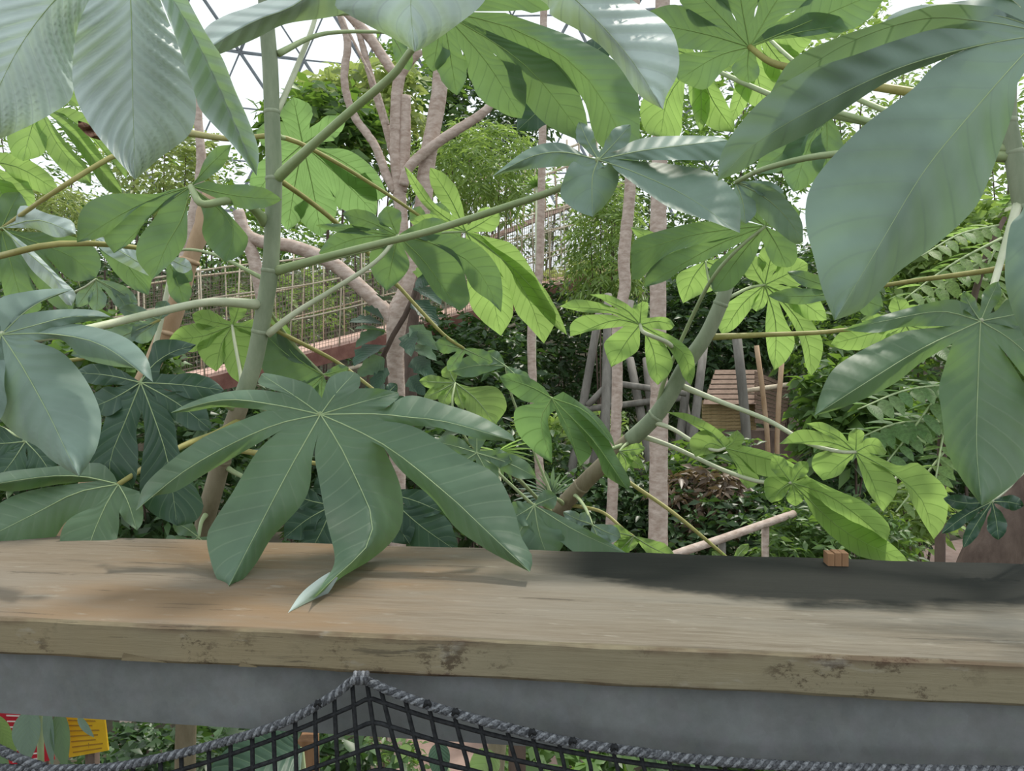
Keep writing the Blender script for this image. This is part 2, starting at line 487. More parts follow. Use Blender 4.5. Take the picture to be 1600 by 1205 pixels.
# ------------------------------------------------------------------ foliage of background plants
def foliage(name, parent, centre, radii, n_twigs, per, length, aspect, mat, droop=0.3, twig=0.4, seed=0, up=0.6, shell=0.35,
            cut=None):
    """A crown of folded leaves set in alternating pairs along short twigs, one mesh."""
    rg = np.random.default_rng(seed)
    d = rg.normal(size=(n_twigs, 3)); d /= np.linalg.norm(d, axis=1)[:, None]
    rr = shell + (1 - shell) * rg.random(n_twigs) ** 0.5
    org = np.asarray(centre) + d * rr[:, None] * np.asarray(radii)
    td = d + rg.normal(size=(n_twigs, 3)) * 0.6 + np.array([0, 0, 0.3])
    td /= np.linalg.norm(td, axis=1)[:, None]
    i = np.tile(np.arange(per), n_twigs)
    T = np.repeat(td, per, axis=0)
    O = np.repeat(org, per, axis=0) + T * (i / per * twig)[:, None] - np.array([0, 0, 1.0]) * ((i / per) ** 2 * twig * droop)[:, None]
    N = len(O)
    side = np.cross(T, np.array([0, 0, 1.0]) + rg.normal(size=(N, 3)) * 0.15)
    side /= np.maximum(np.linalg.norm(side, axis=1), 1e-6)[:, None]
    sg = np.where(i % 2 == 0, 1.0, -1.0)[:, None]
    ax = T * 0.55 + side * sg + rg.normal(size=(N, 3)) * 0.3 - np.array([0, 0, droop])
    ax /= np.linalg.norm(ax, axis=1)[:, None]
    nv = np.array([0, 0, up]) + rg.normal(size=(N, 3)) * 0.55 + np.array([0, -0.2, 0])
    lat = np.cross(ax, nv); lat /= np.maximum(np.linalg.norm(lat, axis=1), 1e-6)[:, None]
    nn = np.cross(lat, ax)
    L = (length * (0.65 + 0.7 * rg.random(N)))[:, None]
    W = L * aspect * 0.5
    b = O
    m = O + ax * L * 0.48 + nn * L * 0.02
    l = O + ax * L * 0.45 + lat * W + nn * L * 0.09
    r = O + ax * L * 0.45 - lat * W + nn * L * 0.09
    t = O + ax * L - np.array([0, 0, 1.0]) * L * 0.12
    V = np.stack([b, l, m, r, t], axis=1)
    tw = np.repeat(rg.random(n_twigs), per)
    tone = np.repeat(np.clip(0.6 * tw + 0.4 * rg.random(N), 0, 1), 5)
    if cut is not None:
        keep = cut(V[:, 2])
        V = V[keep]; tone = tone.reshape(-1, 5)[keep].ravel(); N = len(V)
    V = V.reshape(-1, 3)
    k = np.arange(N) * 5
    tri = np.stack([k, k + 2, k + 1, k, k + 3, k + 2, k + 1, k + 2, k + 4, k + 2, k + 3, k + 4], axis=1).reshape(-1, 3)
    org = np.asarray(centre, float)
    me = bpy.data.meshes.new(name)
    me.vertices.add(len(V)); me.vertices.foreach_set('co', (V - org).astype(np.float32).ravel())
    me.loops.add(tri.size); me.loops.foreach_set('vertex_index', tri.astype(np.int32).ravel())
    me.polygons.add(len(tri)); me.polygons.foreach_set('loop_start', (np.arange(len(tri)) * 3).astype(np.int32))
    me.update(calc_edges=True)
    at = me.attributes.new('tone', 'FLOAT', 'POINT'); at.data.foreach_set('value', tone.astype(np.float32))
    me.materials.append(M[mat])
    o = bpy.data.objects.new(name, me)
    COL.objects.link(o)
    o['kind'] = 'stuff'
    place(o, org, parent)
    return o

# ------------------------------------------------------------------ the setting: ground, hillside, path, dome
def ray_on_height(px, py, z):
    d = FWD + (px - 800.0) / F * RIGHT - (py - 602.5) / F * UP
    return CAM + d * ((z - CAM[2]) / d[2])


def grid_surface(name, x0, x1, y0, y1, nx, ny, hfun, mat, kind='structure'):
    V, Fc = [], []
    for j in range(ny + 1):
        for i in range(nx + 1):
            x = x0 + (x1 - x0) * i / nx; y = y0 + (y1 - y0) * j / ny
            V.append((x, y, hfun(x, y)))
    for j in range(ny):
        for i in range(nx):
            q = j * (nx + 1) + i
            Fc.append((q, q + 1, q + nx + 2, q + nx + 1))
    o = mesh_obj(name, V, Fc, mat)
    o['kind'] = kind
    return o


def ground_height(x, y):
    bump = 0.06 * math.sin(x * 1.3 + y * 0.7) + 0.05 * math.sin(y * 1.9 - x * 0.5)
    rise = 7.2 * float(smooth01(np.array((y - 15.0) / 16.0)))
    return bump * min(1, max(0, (y - 12) / 4)) + rise


ground = grid_surface('ground', -40, 40, -40, 36, 80, 76, ground_height, 'soil')

# winding pink path on the garden floor
pc = spline([(-1.2, 1.5), (-1.0, 4.2), (-0.3, 6.2), (2.0, 7.1), (4.5, 8.8), (6.6, 11.4), (8.2, 13.3), (11.5, 14.6)], 60)
pt = np.gradient(pc, axis=0); pt /= np.linalg.norm(pt, axis=1)[:, None]
pn = np.stack([-pt[:, 1], pt[:, 0]], axis=1)
V, Fc = [], []
for k in range(60):
    for s in (-1, 1):
        q = pc[k] + pn[k] * 0.65 * s
        V += [(q[0], q[1], 0.03), (q[0], q[1], -0.05)]
for k in range(59):
    a = k * 4
    Fc += [(a, a + 2, a + 6, a + 4), (a + 1, a, a + 4, a + 5), (a + 2, a + 3, a + 7, a + 6)]
path = mesh_obj('path', V, Fc, 'path', smooth=False)
path['kind'] = 'structure'

# geodesic roof of the greenhouse: steel struts on a sphere, triangles inside hexagons
dome = bpy.data.objects.new('ceiling', None)
COL.objects.link(dome)
dome['kind'] = 'structure'
dome['_org'] = [0.0, 0.0, 0.0]
DC, DR = np.array([0.0, 2.0, -4.0]), 46.0


def dome_point(a, b, r=DR):
    """a: bearing from straight ahead, b: elevation (radians)."""
    return DC + r * np.array([math.sin(a) * math.cos(b), math.cos(a) * math.cos(b), math.sin(b)])


da = 0.068
nodes_ = {}
for j in range(-1, 15):
    b = 0.24 + j * da * 0.87
    for i in range(-14, 15):
        a = (i + (0.5 if j % 2 else 0.0)) * da / math.cos(b)
        nodes_[i, j] = (a, b)
strut_meshes = 0
for (i, j), (a, b) in nodes_.items():
    for di, dj in ((1, 0), (0, 1), (-1 if j % 2 == 0 else 1, 1)):
        q = nodes_.get((i + di, j + dj))
        if q is None:
            continue
        p0, p1 = dome_point(a, b), dome_point(*q)
        c = (p0 + p1) / 2 - CAM
        px = 800 + F * c[0] / c[1]; py = HORIZON - F * c[2] / c[1]
        if not (200 < px < 1250 and -60 < py < 330):
            continue
        hexed = (i + 2 * j) % 3 != 0
        rad = 0.085 if hexed else 0.045
        tube('strut', [p0, p1], [rad, rad], 'dome_steel', dome, sides=6, n=2)

# ------------------------------------------------------------------ the railing: timber plank on a galvanised beam
ZT = CAM[2] - 0.214
bk0, bk1 = ray_on_height(0, 835, ZT), ray_on_height(1600, 880, ZT)
fr0, fr1 = ray_on_height(0, 965, ZT), ray_on_height(1600, 1037, ZT)
ex = (fr1 - fr0) / np.linalg.norm(fr1 - fr0)
ey = np.cross(np.array([0, 0, 1.0]), ex)
WID = float(np.dot((bk0 + bk1) / 2 - (fr0 + fr1) / 2, ey))
O0 = (fr0 + fr1) / 2
THK = 0.0335


def wood_material():
    m, N, K = new_mat('weathered_plank')
    out = N.new('ShaderNodeOutputMaterial')
    tc = N.new('ShaderNodeTexCoord')
    sp = N.new('ShaderNodeSeparateXYZ'); K.new(tc.outputs['Object'], sp.inputs[0])

    def noise(scale, stretch, detail=6, rough=0.6, dist=0.0):
        mp = N.new('ShaderNodeMapping'); mp.inputs['Scale'].default_value = stretch
        K.new(tc.outputs['Object'], mp.inputs[0])
        z = N.new('ShaderNodeTexNoise'); z.inputs['Scale'].default_value = scale; z.inputs['Detail'].default_value = detail
        z.inputs['Roughness'].default_value = rough; z.inputs['Distortion'].default_value = dist
        K.new(mp.outputs[0], z.inputs['Vector'])
        return z.outputs[0]

    def mixc(fac, c1, c2, mode='MIX'):
        x = N.new('ShaderNodeMixRGB'); x.blend_type = mode
        for s, c in (('Color1', c1), ('Color2', c2)):
            if isinstance(c, tuple):
                x.inputs[s].default_value = (*c, 1)
            else:
                K.new(c, x.inputs[s])
        if isinstance(fac, float):
            x.inputs['Fac'].default_value = fac
        else:
            K.new(fac, x.inputs['Fac'])
        return x.outputs[0]

    def rng(val, a, b, lo=0.0, hi=1.0):
        x = N.new('ShaderNodeMapRange'); x.interpolation_type = 'SMOOTHSTEP'
        for k, q in zip((1, 2, 3, 4), (a, b, lo, hi)):
            x.inputs[k].default_value = q
        K.new(val, x.inputs[0])
        return x.outputs[0]

    def math_(op, a, b):
        x = node(N, 'ShaderNodeMath', operation=op)
        for k, q in enumerate((a, b)):
            if isinstance(q, float):
                x.inputs[k].default_value = q
            else:
                K.new(q, x.inputs[k])
        return x.outputs[0]
    grain = noise(95, (0.05, 1, 1), 8, 0.75, 0.2)
    fine = noise(420, (0.06, 1, 1), 4, 0.7)
    broad = noise(4.5, (0.5, 1.6, 1.6), 5, 0.6, 0.4)
    col = mixc(rng(grain, 0.25, 0.75), (0.135, 0.112, 0.083), (0.22, 0.195, 0.155))
    col = mixc(math_('MULTIPLY', rng(fine, 0.45, 0.7), 0.35), col, (0.30, 0.275, 0.225))
    col = mixc(math_('MULTIPLY', rng(broad, 0.38, 0.66), 0.7), col, (0.215, 0.205, 0.178))
    # the left half keeps a pinker, the right half a greyer tone
    col = mixc(rng(sp.outputs[0], -0.25, 0.30, 0.35, 0.0), col, (0.245, 0.180, 0.128))
    ox = rng(sp.outputs[0], -0.52, -0.36); ox2 = rng(sp.outputs[0], -0.10, 0.02, 1.0, 0.0)
    och = math_('MULTIPLY', math_('MULTIPLY', ox, ox2), rng(noise(6, (0.5, 1.5, 1), 4), 0.38, 0.62))
    col = mixc(math_('MULTIPLY', och, 0.55), col, (0.23, 0.135, 0.062))
    # front face: olive algae film, dark rot specks, brown bruises
    front = rng(sp.outputs[1], 0.0015, 0.004, 1.0, 0.0)
    col = mixc(math_('MULTIPLY', front, 0.70), col, (0.265, 0.228, 0.142))
    speck = rng(noise(42, (0.6, 1, 1), 8, 0.8), 0.52, 0.60)
    patch = rng(noise(5, (1, 1, 1), 3), 0.46, 0.60)
    col = mixc(math_('MULTIPLY', math_('MULTIPLY', front, math_('MULTIPLY', speck, patch)), 0.75), col, (0.045, 0.028, 0.02))
    lowedge = math_('MULTIPLY', rng(sp.outputs[2], -0.0335, -0.026, 1.0, 0.0), rng(noise(14, (0.6, 1, 1), 6, 0.7), 0.48, 0.60))
    topedge = math_('MULTIPLY', rng(sp.outputs[2], -0.010, -0.002, 0.0, 1.0), rng(noise(9, (0.5, 1, 1), 5, 0.7), 0.42, 0.58))
    col = mixc(math_('MULTIPLY', front, math_('MULTIPLY', math_('MAXIMUM', lowedge, topedge), 0.6)), col, (0.085, 0.045, 0.032))
    rot = math_('MULTIPLY', rng(sp.outputs[0], -0.62, -0.50, 1.0, 0.0), rng(noise(26, (0.25, 1, 1.6), 6, 0.75), 0.47, 0.58))
    col = mixc(math_('MULTIPLY', front, math_('MULTIPLY', rot, 0.8)), col, (0.035, 0.028, 0.022))
    # hairline cracks along the grain
    streak = rng(noise(30, (0.10, 2.2, 2.2), 7, 0.75, 0.6), 0.595, 0.625)
    col = mixc(math_('MULTIPLY', streak, 0.55), col, (0.05, 0.042, 0.035))
    scuff = rng(noise(55, (0.35, 1.2, 1), 5, 0.6), 0.60, 0.70)
    col = mixc(math_('MULTIPLY', scuff, 0.35), col, (0.36, 0.34, 0.29))
    # dark band along the back edge of the right half, blotches towards the right end
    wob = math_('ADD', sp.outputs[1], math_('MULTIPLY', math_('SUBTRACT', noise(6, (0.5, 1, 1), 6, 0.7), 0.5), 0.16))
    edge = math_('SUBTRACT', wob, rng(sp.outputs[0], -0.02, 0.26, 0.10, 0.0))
    dark_area = math_('MULTIPLY', rng(edge, 0.125, 0.165), rng(sp.outputs[0], 0.0, 0.10))
    dark_blotch = math_('MULTIPLY', math_('MULTIPLY', rng(sp.outputs[0], 0.24, 0.42), rng(noise(8, (0.35, 1.3, 1), 6, 0.7), 0.42, 0.62)), 0.45)
    dark_area = math_('MULTIPLY', math_('MAXIMUM', dark_area, dark_blotch), rng(sp.outputs[1], 0.004, 0.02))
    col = mixc(math_('MULTIPLY', dark_area, 0.95), col, (0.016, 0.018, 0.017))
    bp = N.new('ShaderNodeBump'); bp.inputs['Strength'].default_value = 0.6; bp.inputs['Distance'].default_value = 0.002
    K.new(grain, bp.inputs['Height'])
    pr = N.new('ShaderNodeBsdfPrincipled'); pr.inputs['Roughness'].default_value = 0.7
    pr.inputs['Specular IOR Level'].default_value = 0.06
    K.new(col, pr.inputs['Base Color']); K.new(bp.outputs[0], pr.inputs['Normal'])
    K.new(pr.outputs[0], out.inputs[0])
    return m


def steel_material():
    m, N, K = new_mat('galvanised_steel')
    out = N.new('ShaderNodeOutputMaterial')
    tc = N.new('ShaderNodeTexCoord')
    a = N.new('ShaderNodeTexNoise'); a.inputs['Scale'].default_value = 14; a.inputs['Detail'].default_value = 12; a.inputs['Roughness'].default_value = 0.72
    b = N.new('ShaderNodeTexVoronoi'); b.inputs['Scale'].default_value = 90
    K.new(tc.outputs['Object'], a.inputs['Vector']); K.new(tc.outputs['Object'], b.inputs['Vector'])
    r = ramp(N, [(0.32, (0.095, 0.116, 0.110)), (0.68, (0.175, 0.200, 0.205))]); K.new(a.outputs[0], r.inputs[0])
    x = N.new('ShaderNodeMixRGB'); x.blend_type = 'OVERLAY'; x.inputs['Fac'].default_value = 0.05
    K.new(r.outputs[0], x.inputs['Color1']); K.new(b.outputs['Color'], x.inputs['Color2'])
    hs = N.new('ShaderNodeHueSaturation'); hs.inputs['Saturation'].default_value = 0.35; K.new(x.outputs[0], hs.inputs['Color'])
    pr = N.new('ShaderNodeBsdfPrincipled'); pr.inputs['Roughness'].default_value = 0.6
    pr.inputs['Metallic'].default_value = 0.0
    K.new(hs.outputs[0], pr.inputs['Base Color']); K.new(pr.outputs[0], out.inputs[0])
    return m


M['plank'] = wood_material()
M['splinter'] = bark_material('raw_split_wood', (0.13, 0.10, 0.06), (0.22, 0.18, 0.11), 60, (0.1, 1, 1), bump=0.3)
M['steel'] = steel_material()


def railing_point(s, t, h):
    """s along the rail (0 = middle of view), t from the front edge backwards, h above the plank's top."""
    return O0 + ex * s + ey * t + np.array([0, 0, h])


railing = empty('railing', railing_point(0, WID / 2, -THK), 'weathered timber plank railing on a grey galvanised steel beam', 'railing')


def beam_geo(s0, s1, prof, ns=120, wob=0.0):
    V, Fc = [], []
    n = len(prof)
    for k in range(ns + 1):
        s = s0 + (s1 - s0) * k / ns
        for q, (t, h) in enumerate(prof):
            w = wob * (math.sin(s * 31 + q) + 0.6 * math.sin(s * 83 + 2 * q)) if wob else 0
            V.append(railing_point(s, t + w, h + (w * 0.5)) - railing_point(0, 0, 0))
    for k in range(ns):
        for q in range(n):
            q2 = (q + 1) % n
            Fc.append((k * n + q, (k + 1) * n + q, (k + 1) * n + q2, k * n + q2))
    Fc.append(tuple(range(n))); Fc.append(tuple(ns * n + q for q in range(n))[::-1])
    return V, Fc


def railing_part(name, prof, mat, ns=120, wob=0.0, s0=-2.2, s1=2.2):
    """Built in the rail's own axes (x along, y back, z up) so that grain follows the board."""
    V, Fc = beam_geo(s0, s1, prof, ns, wob)
    R = np.stack([ex, ey, np.array([0, 0, 1.0])])
    V = (np.asarray(V) @ R.T)
    me = bpy.data.meshes.new(name)
    me.from_pydata(V.tolist(), [], Fc); me.materials.append(M[mat]); me.update()
    o = bpy.data.objects.new(name, me); COL.objects.link(o)
    place(o, railing_point(0, 0, 0), railing)
    o.rotation_euler = (0, 0, math.atan2(ex[1], ex[0]))
    return o


b_ = 0.003
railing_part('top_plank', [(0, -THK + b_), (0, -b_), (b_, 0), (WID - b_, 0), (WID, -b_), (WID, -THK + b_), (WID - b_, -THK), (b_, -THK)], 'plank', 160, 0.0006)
BT, BH = 0.016, 0.060
railing_part('steel_beam', [(BT, -THK - BH), (BT, -THK - 0.0005), (BT + 0.004, -THK), (BT + 0.11, -THK), (BT + 0.114, -THK - 0.001),
                            (BT + 0.114, -THK - BH), (BT + 0.110, -THK - BH), (BT + 0.110, -THK - 0.005), (BT + 0.004, -THK - 0.005), (BT + 0.004, -THK - BH)], 'steel', 4)
# splinters broken out of the plank's lower front edge
for s, w, h in ((-0.285, 0.042, 0.0075), (-0.19, 0.016, 0.005)):
    p = [railing_point(s - w / 2, -0.0012, -THK + 0.001), railing_point(s + w / 2, -0.0006, -THK + 0.001), railing_point(s - w / 2 + 0.002, -0.0012, -THK + h)]
    q = [x + ey * 0.004 for x in p]
    mesh_obj('splinter', p + q, [(0, 1, 2), (5, 4, 3), (0, 3, 4, 1), (1, 4, 5, 2), (2, 5, 3, 0)], 'splinter', railing, smooth=False)
# short stub of orange timber let into the plank's back edge
bc = ray_on_height(1313, 886, ZT)
for k in range(3):                                                  # end grain split into three
    box('timber_stub', bc + ex * (k - 1) * 0.0076 + np.array([0, 0.012, 0.004]), ex * 0.0035, ey * 0.010, np.array([0, 0, 0.011 - .0012 * (k == 0)]), 'block', railing)

# ------------------------------------------------------------------ the safety net slung under the beam
ND = 0.685                                                          # depth of the net's plane


def net_depth(px):
    # the net hangs parallel to the rail, just in front of the beam
    s = (px - 800.0) / F
    p0 = railing_point(0, -0.006, 0) - CAM
    d = np.array([s, 1.0])
    A = np.array([[d[0], -ex[0]], [d[1], -ex[1]]])
    k = np.linalg.solve(A, np.array([p0[0], p0[1]]))
    return float(k[0])


net = empty('safety_net', P(562, 1062, net_depth(562)), 'black knotted safety net hung on a grey twisted rope', 'net')


def rope(name, pts, r, parent):
    """Two-colour laid rope: four strands wound round the given line."""
    c = spline([P(x, y, net_depth(x) - 0.004) for x, y in pts], 420)
    L = np.linalg.norm(np.diff(c, axis=0), axis=1).sum()
    core = None
    tan = np.gradient(c, axis=0); tan /= np.linalg.norm(tan, axis=1)[:, None]
    upv = np.array([0, 0, 1.0])
    side = np.cross(tan, upv); side /= np.linalg.norm(side, axis=1)[:, None]
    nb = np.cross(side, tan)
    V, Fc = tube_geo(c[::3], [r * 0.8] * len(c[::3]), 8, n=140)
    core = mesh_obj(name, V, Fc, 'rope_dark', parent, origin=c[0])
    turns = L / 0.016
    for k in range(4):
        a = np.linspace(0, 2 * np.pi * turns, 420) + k * np.pi / 2
        line = c + r * 0.62 * (np.cos(a)[:, None] * side + np.sin(a)[:, None] * nb)
        v, f = tube_geo(line, [r * 0.52] * 420, 6, n=420)
        mesh_obj('strand', v, f, 'rope' if k % 2 == 0 else 'rope_dark', core, origin=line[0])
    return core


ROPE = [(-60, 1196), (0, 1201), (100, 1202), (177, 1199), (253, 1184), (316, 1169), (400, 1145), (460, 1122), (521, 1087), (548, 1066), (562, 1060),
        (578, 1066), (615, 1082), (668, 1102), (729, 1120), (800, 1139), (871, 1156), (942, 1168), (1002, 1176), (1078, 1186), (1200, 1195), (1377, 1202), (1640, 1206)]
rope('rope', ROPE, 0.0036, net)
rope('rope', [(-330, 1010), (-280, 1030), (-150, 1092), (-60, 1140), (0, 1172), (35, 1188), (70, 1200)], 0.0036, net)
for k in range(4):                                                  # twine that ties the rope to the beam
    xk = 553 + k * 6
    tube('lashing', [P(xk, 1068, net_depth(xk) - .011), P(xk + 1, 1060, net_depth(xk) - .0145), P(xk + 3, 1050, net_depth(xk) - .010)], .0019, 'rope_dark' if k % 2 else 'rope', net, sides=6, n=8)
rp = spline(ROPE, 600)


def rope_y(x):
    return float(np.interp(x, rp[:, 0], rp[:, 1]))


drops = [(x, x) for x in range(-30, 230, 34)] + [(250, 252), (283, 284), (326, 327), (360, 361), (394, 395), (427, 430), (461, 463), (492, 495), (522, 528), (550, 561), (573, 595), (594, 629), (632, 662), (670, 693),
         (709, 734), (749, 768), (791, 812), (831, 848), (872, 886), (914, 926), (957, 967), (1000, 1009), (1043, 1052), (1087, 1095), (1130, 1137), (1173, 1180)] + [(x, x + 5) for x in range(1216, 1640, 43)]


def cord(pts, r=0.0019):
    c = [P(x, y, net_depth(x)) for x, y in pts]
    v, f = tube_geo(c, [r] * len(c), 6, n=max(8, 3 * len(c)))
    mesh_obj('cord', v, f, 'cord', net, origin=c[0])


for xt, xb in drops:
    y0 = rope_y(xt)
    cord([(xt, y0), ((xt + xb) / 2, (y0 + 1215) / 2), (xb + (xb - xt) * 0.1, 1232), (xb + (xb - xt) * 0.1, 1420), (xb, 1640)])


def drop_x(k, y):
    xt, xb = drops[k]
    y0 = rope_y(xt)
    return xt + (xb - xt) * min(1.1, (y - y0) / max(1, 1210 - y0))


for row in range(14):
    left, right = [], []
    for k in range(len(drops)):
        xt = drops[k][0]
        y = (1092 + 37 * row) + (abs(xt - 573) * (0.48 if xt < 573 else 0.34) * (1 - 0.0007 * min(700, abs(xt - 573)))) * (1 - .06 * row)
        if y < rope_y(xt) + 4:
            continue
        left.append((drop_x(k, y), y))
    run = [q for q in left if q[1] < 1640]
    if len(run) > 2:
        cord(run, 0.0019)
for x in (497, 668, 712, 832, 895, 960):
    y = rope_y(x)
    V, Fc = tube_geo([P(x - 5, y + 2, net_depth(x) - .006), P(x, y - 6, net_depth(x) - .009), P(x + 5, y + 2, net_depth(x) - .006)], [.0016, .0022, .0016], 5, n=8)
    mesh_obj('knot', V, Fc, 'cord', net)

# ------------------------------------------------------------------ the cecropia tree whose green stem stands in the left half
def stem(tree, pp, mat, nodes_at=(), ground_xy=None):
    pts = [P(*q[:3]) for q in pp]
    rad = [q[3] * q[2] / F for q in pp]
    if ground_xy is not None:
        g = np.array([ground_xy[0], ground_xy[1], -0.05]); a = pts[-1]; out = (pts[-1] - pts[-2]); out /= np.linalg.norm(out); L = np.linalg.norm(g - a)
        r0 = rad[-1]
        for t in (.08, .2, .4, .7, 1.0):                            # eases from the stem's lean into the root
            b = a + (g - a) * t
            c = a + out * L * t
            w = max(0.0, 1 - t * 2.2) * 0.6
            pts.append(b * (1 - w) + c * w); rad.append(r0 * (1 + .5 * t))
    v, f = tube_geo(pts, rad, 14, n=10 * len(pts))
    st = mesh_obj('stem', v, f, mat, tree, origin=pts[0])
    arr = np.array([q[:4] for q in pp], float)
    dense = spline(arr, 200)
    for y in nodes_at:
        k = int(np.argmin(abs(dense[:, 1] - y)))
        k = min(max(k, 1), 198)
        c = P(*dense[k, :3]); t = P(*dense[k + 1, :3]) - P(*dense[k - 1, :3]); t /= np.linalg.norm(t)
        r = dense[k, 3] * dense[k, 2] / F
        v, f = tube_geo([c - t * .004, c - t * .0015, c + t * .0015, c + t * .004], [r * .98, r * 1.07, r * 1.07, r * .98], 14, n=8)
        mesh_obj('node_ring', v, f, mat, st, origin=c)
    return st


TA = empty('cecropia_tree', (-0.62, 1.6, 0.0), 'cecropia with an upright jointed green stem and umbrella leaves over the railing', 'tree')
stem(TA, [(408, -160, 1.36, 11), (416, 20, 1.36, 11.5), (422, 100, 1.36, 12), (425, 180, 1.36, 12), (428, 280, 1.36, 12.5), (425, 380, 1.36, 12.5), (421, 430, 1.36, 13),
          (410, 500, 1.37, 13), (396, 570, 1.38, 13), (376, 630, 1.39, 14)], 'stem', (177, 278, 425, 520))
stem(TA, [(378, 625, 1.39, 13.6), (352, 700, 1.41, 14), (334, 765, 1.43, 14.5), (318, 830, 1.45, 15)], 'stem_brown', (720,), (-0.62, 1.6))

G = leaf(TA, (501, 648, 0.90), (0.10, 0.35), [
    dict(m=[(430, 664), (350, 700), (280, 742), (212, 798)], a=[(433, 676), (400, 695), (325, 738), (275, 768), (240, 776)], b=[(418, 641), (350, 668), (300, 695), (230, 753)], dz=-.02, fold=.015),
    dict(m=[(430, 633), (350, 625), (267, 645)], a=[(418, 641), (346, 636), (300, 643)], b=[(440, 614), (400, 609), (350, 613), (300, 628)], dz=.02, fold=.012),
    dict(m=[(465, 622), (408, 585)], a=[(440, 614), (405, 600)], b=[(503, 622), (484, 602), (450, 590), (415, 583)], dz=.05, fold=.01),
    dict(m=[(525, 615), (555, 582)], a=[(503, 622), (510, 600), (518, 588), (540, 580)], b=[(560, 607), (563, 600), (562, 588)], dz=.05, fold=.01),
    dict(m=[(560, 630), (622, 613)], a=[(560, 607), (590, 607)], b=[(600, 640), (622, 622)], dz=.03, fold=.0),
    dict(m=[(585, 647), (635, 652), (700, 660), (805, 690)], a=[(600, 640), (640, 618), (700, 633), (750, 650), (798, 678)], b=[(588, 656), (640, 665), (683, 668), (750, 686)], dz=.03, fa=.02, fb=.005),
    dict(m=[(568, 678), (626, 713), (713, 785), (752, 822), (828, 894)], a=[(588, 656), (650, 668), (723, 713), (775, 742), (803, 795), (815, 840), (832, 870)],
         b=[(600, 700), (626, 735), (676, 780), (713, 826), (751, 853), (776, 868)], dz=-.03, fold=.02),
    dict(m=[(533, 700), (563, 763), (581, 806), (577, 848), (548, 880), (520, 905), (490, 935)], a=[(600, 700), (622, 748), (630, 788), (626, 825), (604, 855), (565, 885), (537, 904), (514, 929)],
         b=[(497, 678), (492, 713), (500, 760), (510, 813), (522, 862), (521, 885), (506, 910)], dz=-.12, fa=.11, fb=-.012),
    dict(m=[(450, 738), (400, 833), (357, 917)], a=[(497, 678), (488, 715), (484, 760), (468, 793), (425, 840), (402, 878), (382, 903), (370, 914)],
         b=[(433, 676), (400, 708), (363, 770), (335, 813), (323, 840), (330, 880), (341, 908)], dz=-.06, fold=.022),
], pet=[(486, 640, .96), (455, 645, 1.1), (420, 640, 1.25), (383, 618, 1.38)], mat='leaf', rows=34, cols=7, pleat=.0009, vr=1.1,
    label='large dark green palmate leaf draped over the plank')

# the tip of its longest lobe has curled over and shows the pale underside
tipv, tipf = [], []
ca = spline([(515, 894), (496, 906), (470, 928), (449, 959)], 12); cb = spline([(528, 903), (512, 928), (488, 946), (449, 959)], 12)
for r in range(12):
    for c in range(5):
        q = ca[r] * (1 - c / 4) + cb[r] * c / 4
        tipv.append(P(q[0], q[1], .765 - .068 * r / 11 + (.02 if c > 2 else 0) * math.sin(math.pi * r / 11) * (c - 2) / 2))
for r in range(11):
    for c in range(4):
        k = r * 5 + c; tipf.append((k, k + 1, k + 6, k + 5))
mesh_obj('curled_tip', tipv, tipf, 'leaf_pale', G, [(0.5, 0)] * len(tipv))

D = leaf(TA, (2, 523, 0.88), (0.15, 0.30), [
    dict(m=[(40, 487), (75, 466), (114, 452)], a=[(22, 495), (38, 486), (63, 473), (90, 462)], b=[(-8, 490), (0, 466), (45, 455), (85, 451)], dz=.04, fold=.01),
    dict(m=[(60, 507), (110, 495), (173, 495)], a=[(60, 520), (100, 508), (140, 502)], b=[(22, 495), (60, 487), (105, 483), (150, 485)], dz=.05, fold=.01),
    dict(m=[(80, 522), (160, 540), (239, 597)], a=[(52, 532), (95, 531), (130, 560), (175, 572), (213, 577)], b=[(60, 520), (100, 506), (155, 513), (200, 530), (230, 560)], dz=-.02, fold=.02),
    dict(m=[(30, 565), (53, 605), (80, 655), (102, 702), (124, 745)], a=[(-25, 590), (-10, 640), (25, 680), (58, 698), (83, 721)], b=[(52, 532), (100, 553), (138, 600), (158, 650), (153, 695), (140, 722)], dz=-.05, fold=.03),
    (-60, 480, 28), (-120, 560, 40), (-70, 690, 45)],
    pet=[(60, 528, .94), (150, 511, 1.08), (250, 487, 1.2), (330, 472, 1.28), (404, 476, 1.36)], mat='leaf_sky_sheen', pmat='petiole_pale', rows=30, cols=6, pleat=.001, pr=.0062)

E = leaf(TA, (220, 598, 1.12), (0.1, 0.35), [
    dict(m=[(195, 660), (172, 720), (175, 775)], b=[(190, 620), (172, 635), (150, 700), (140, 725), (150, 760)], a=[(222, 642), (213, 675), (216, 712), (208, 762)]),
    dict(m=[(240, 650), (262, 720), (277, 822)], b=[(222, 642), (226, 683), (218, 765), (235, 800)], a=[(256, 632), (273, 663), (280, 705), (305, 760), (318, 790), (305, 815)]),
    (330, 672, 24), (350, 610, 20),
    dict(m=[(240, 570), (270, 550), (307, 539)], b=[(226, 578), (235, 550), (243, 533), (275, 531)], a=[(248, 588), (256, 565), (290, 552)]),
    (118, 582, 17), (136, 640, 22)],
    pet=[(235, 590, 1.2), (290, 600, 1.3), (370, 640, 1.39)], mat='leaf_dark', rows=26, cols=5, pleat=.001)

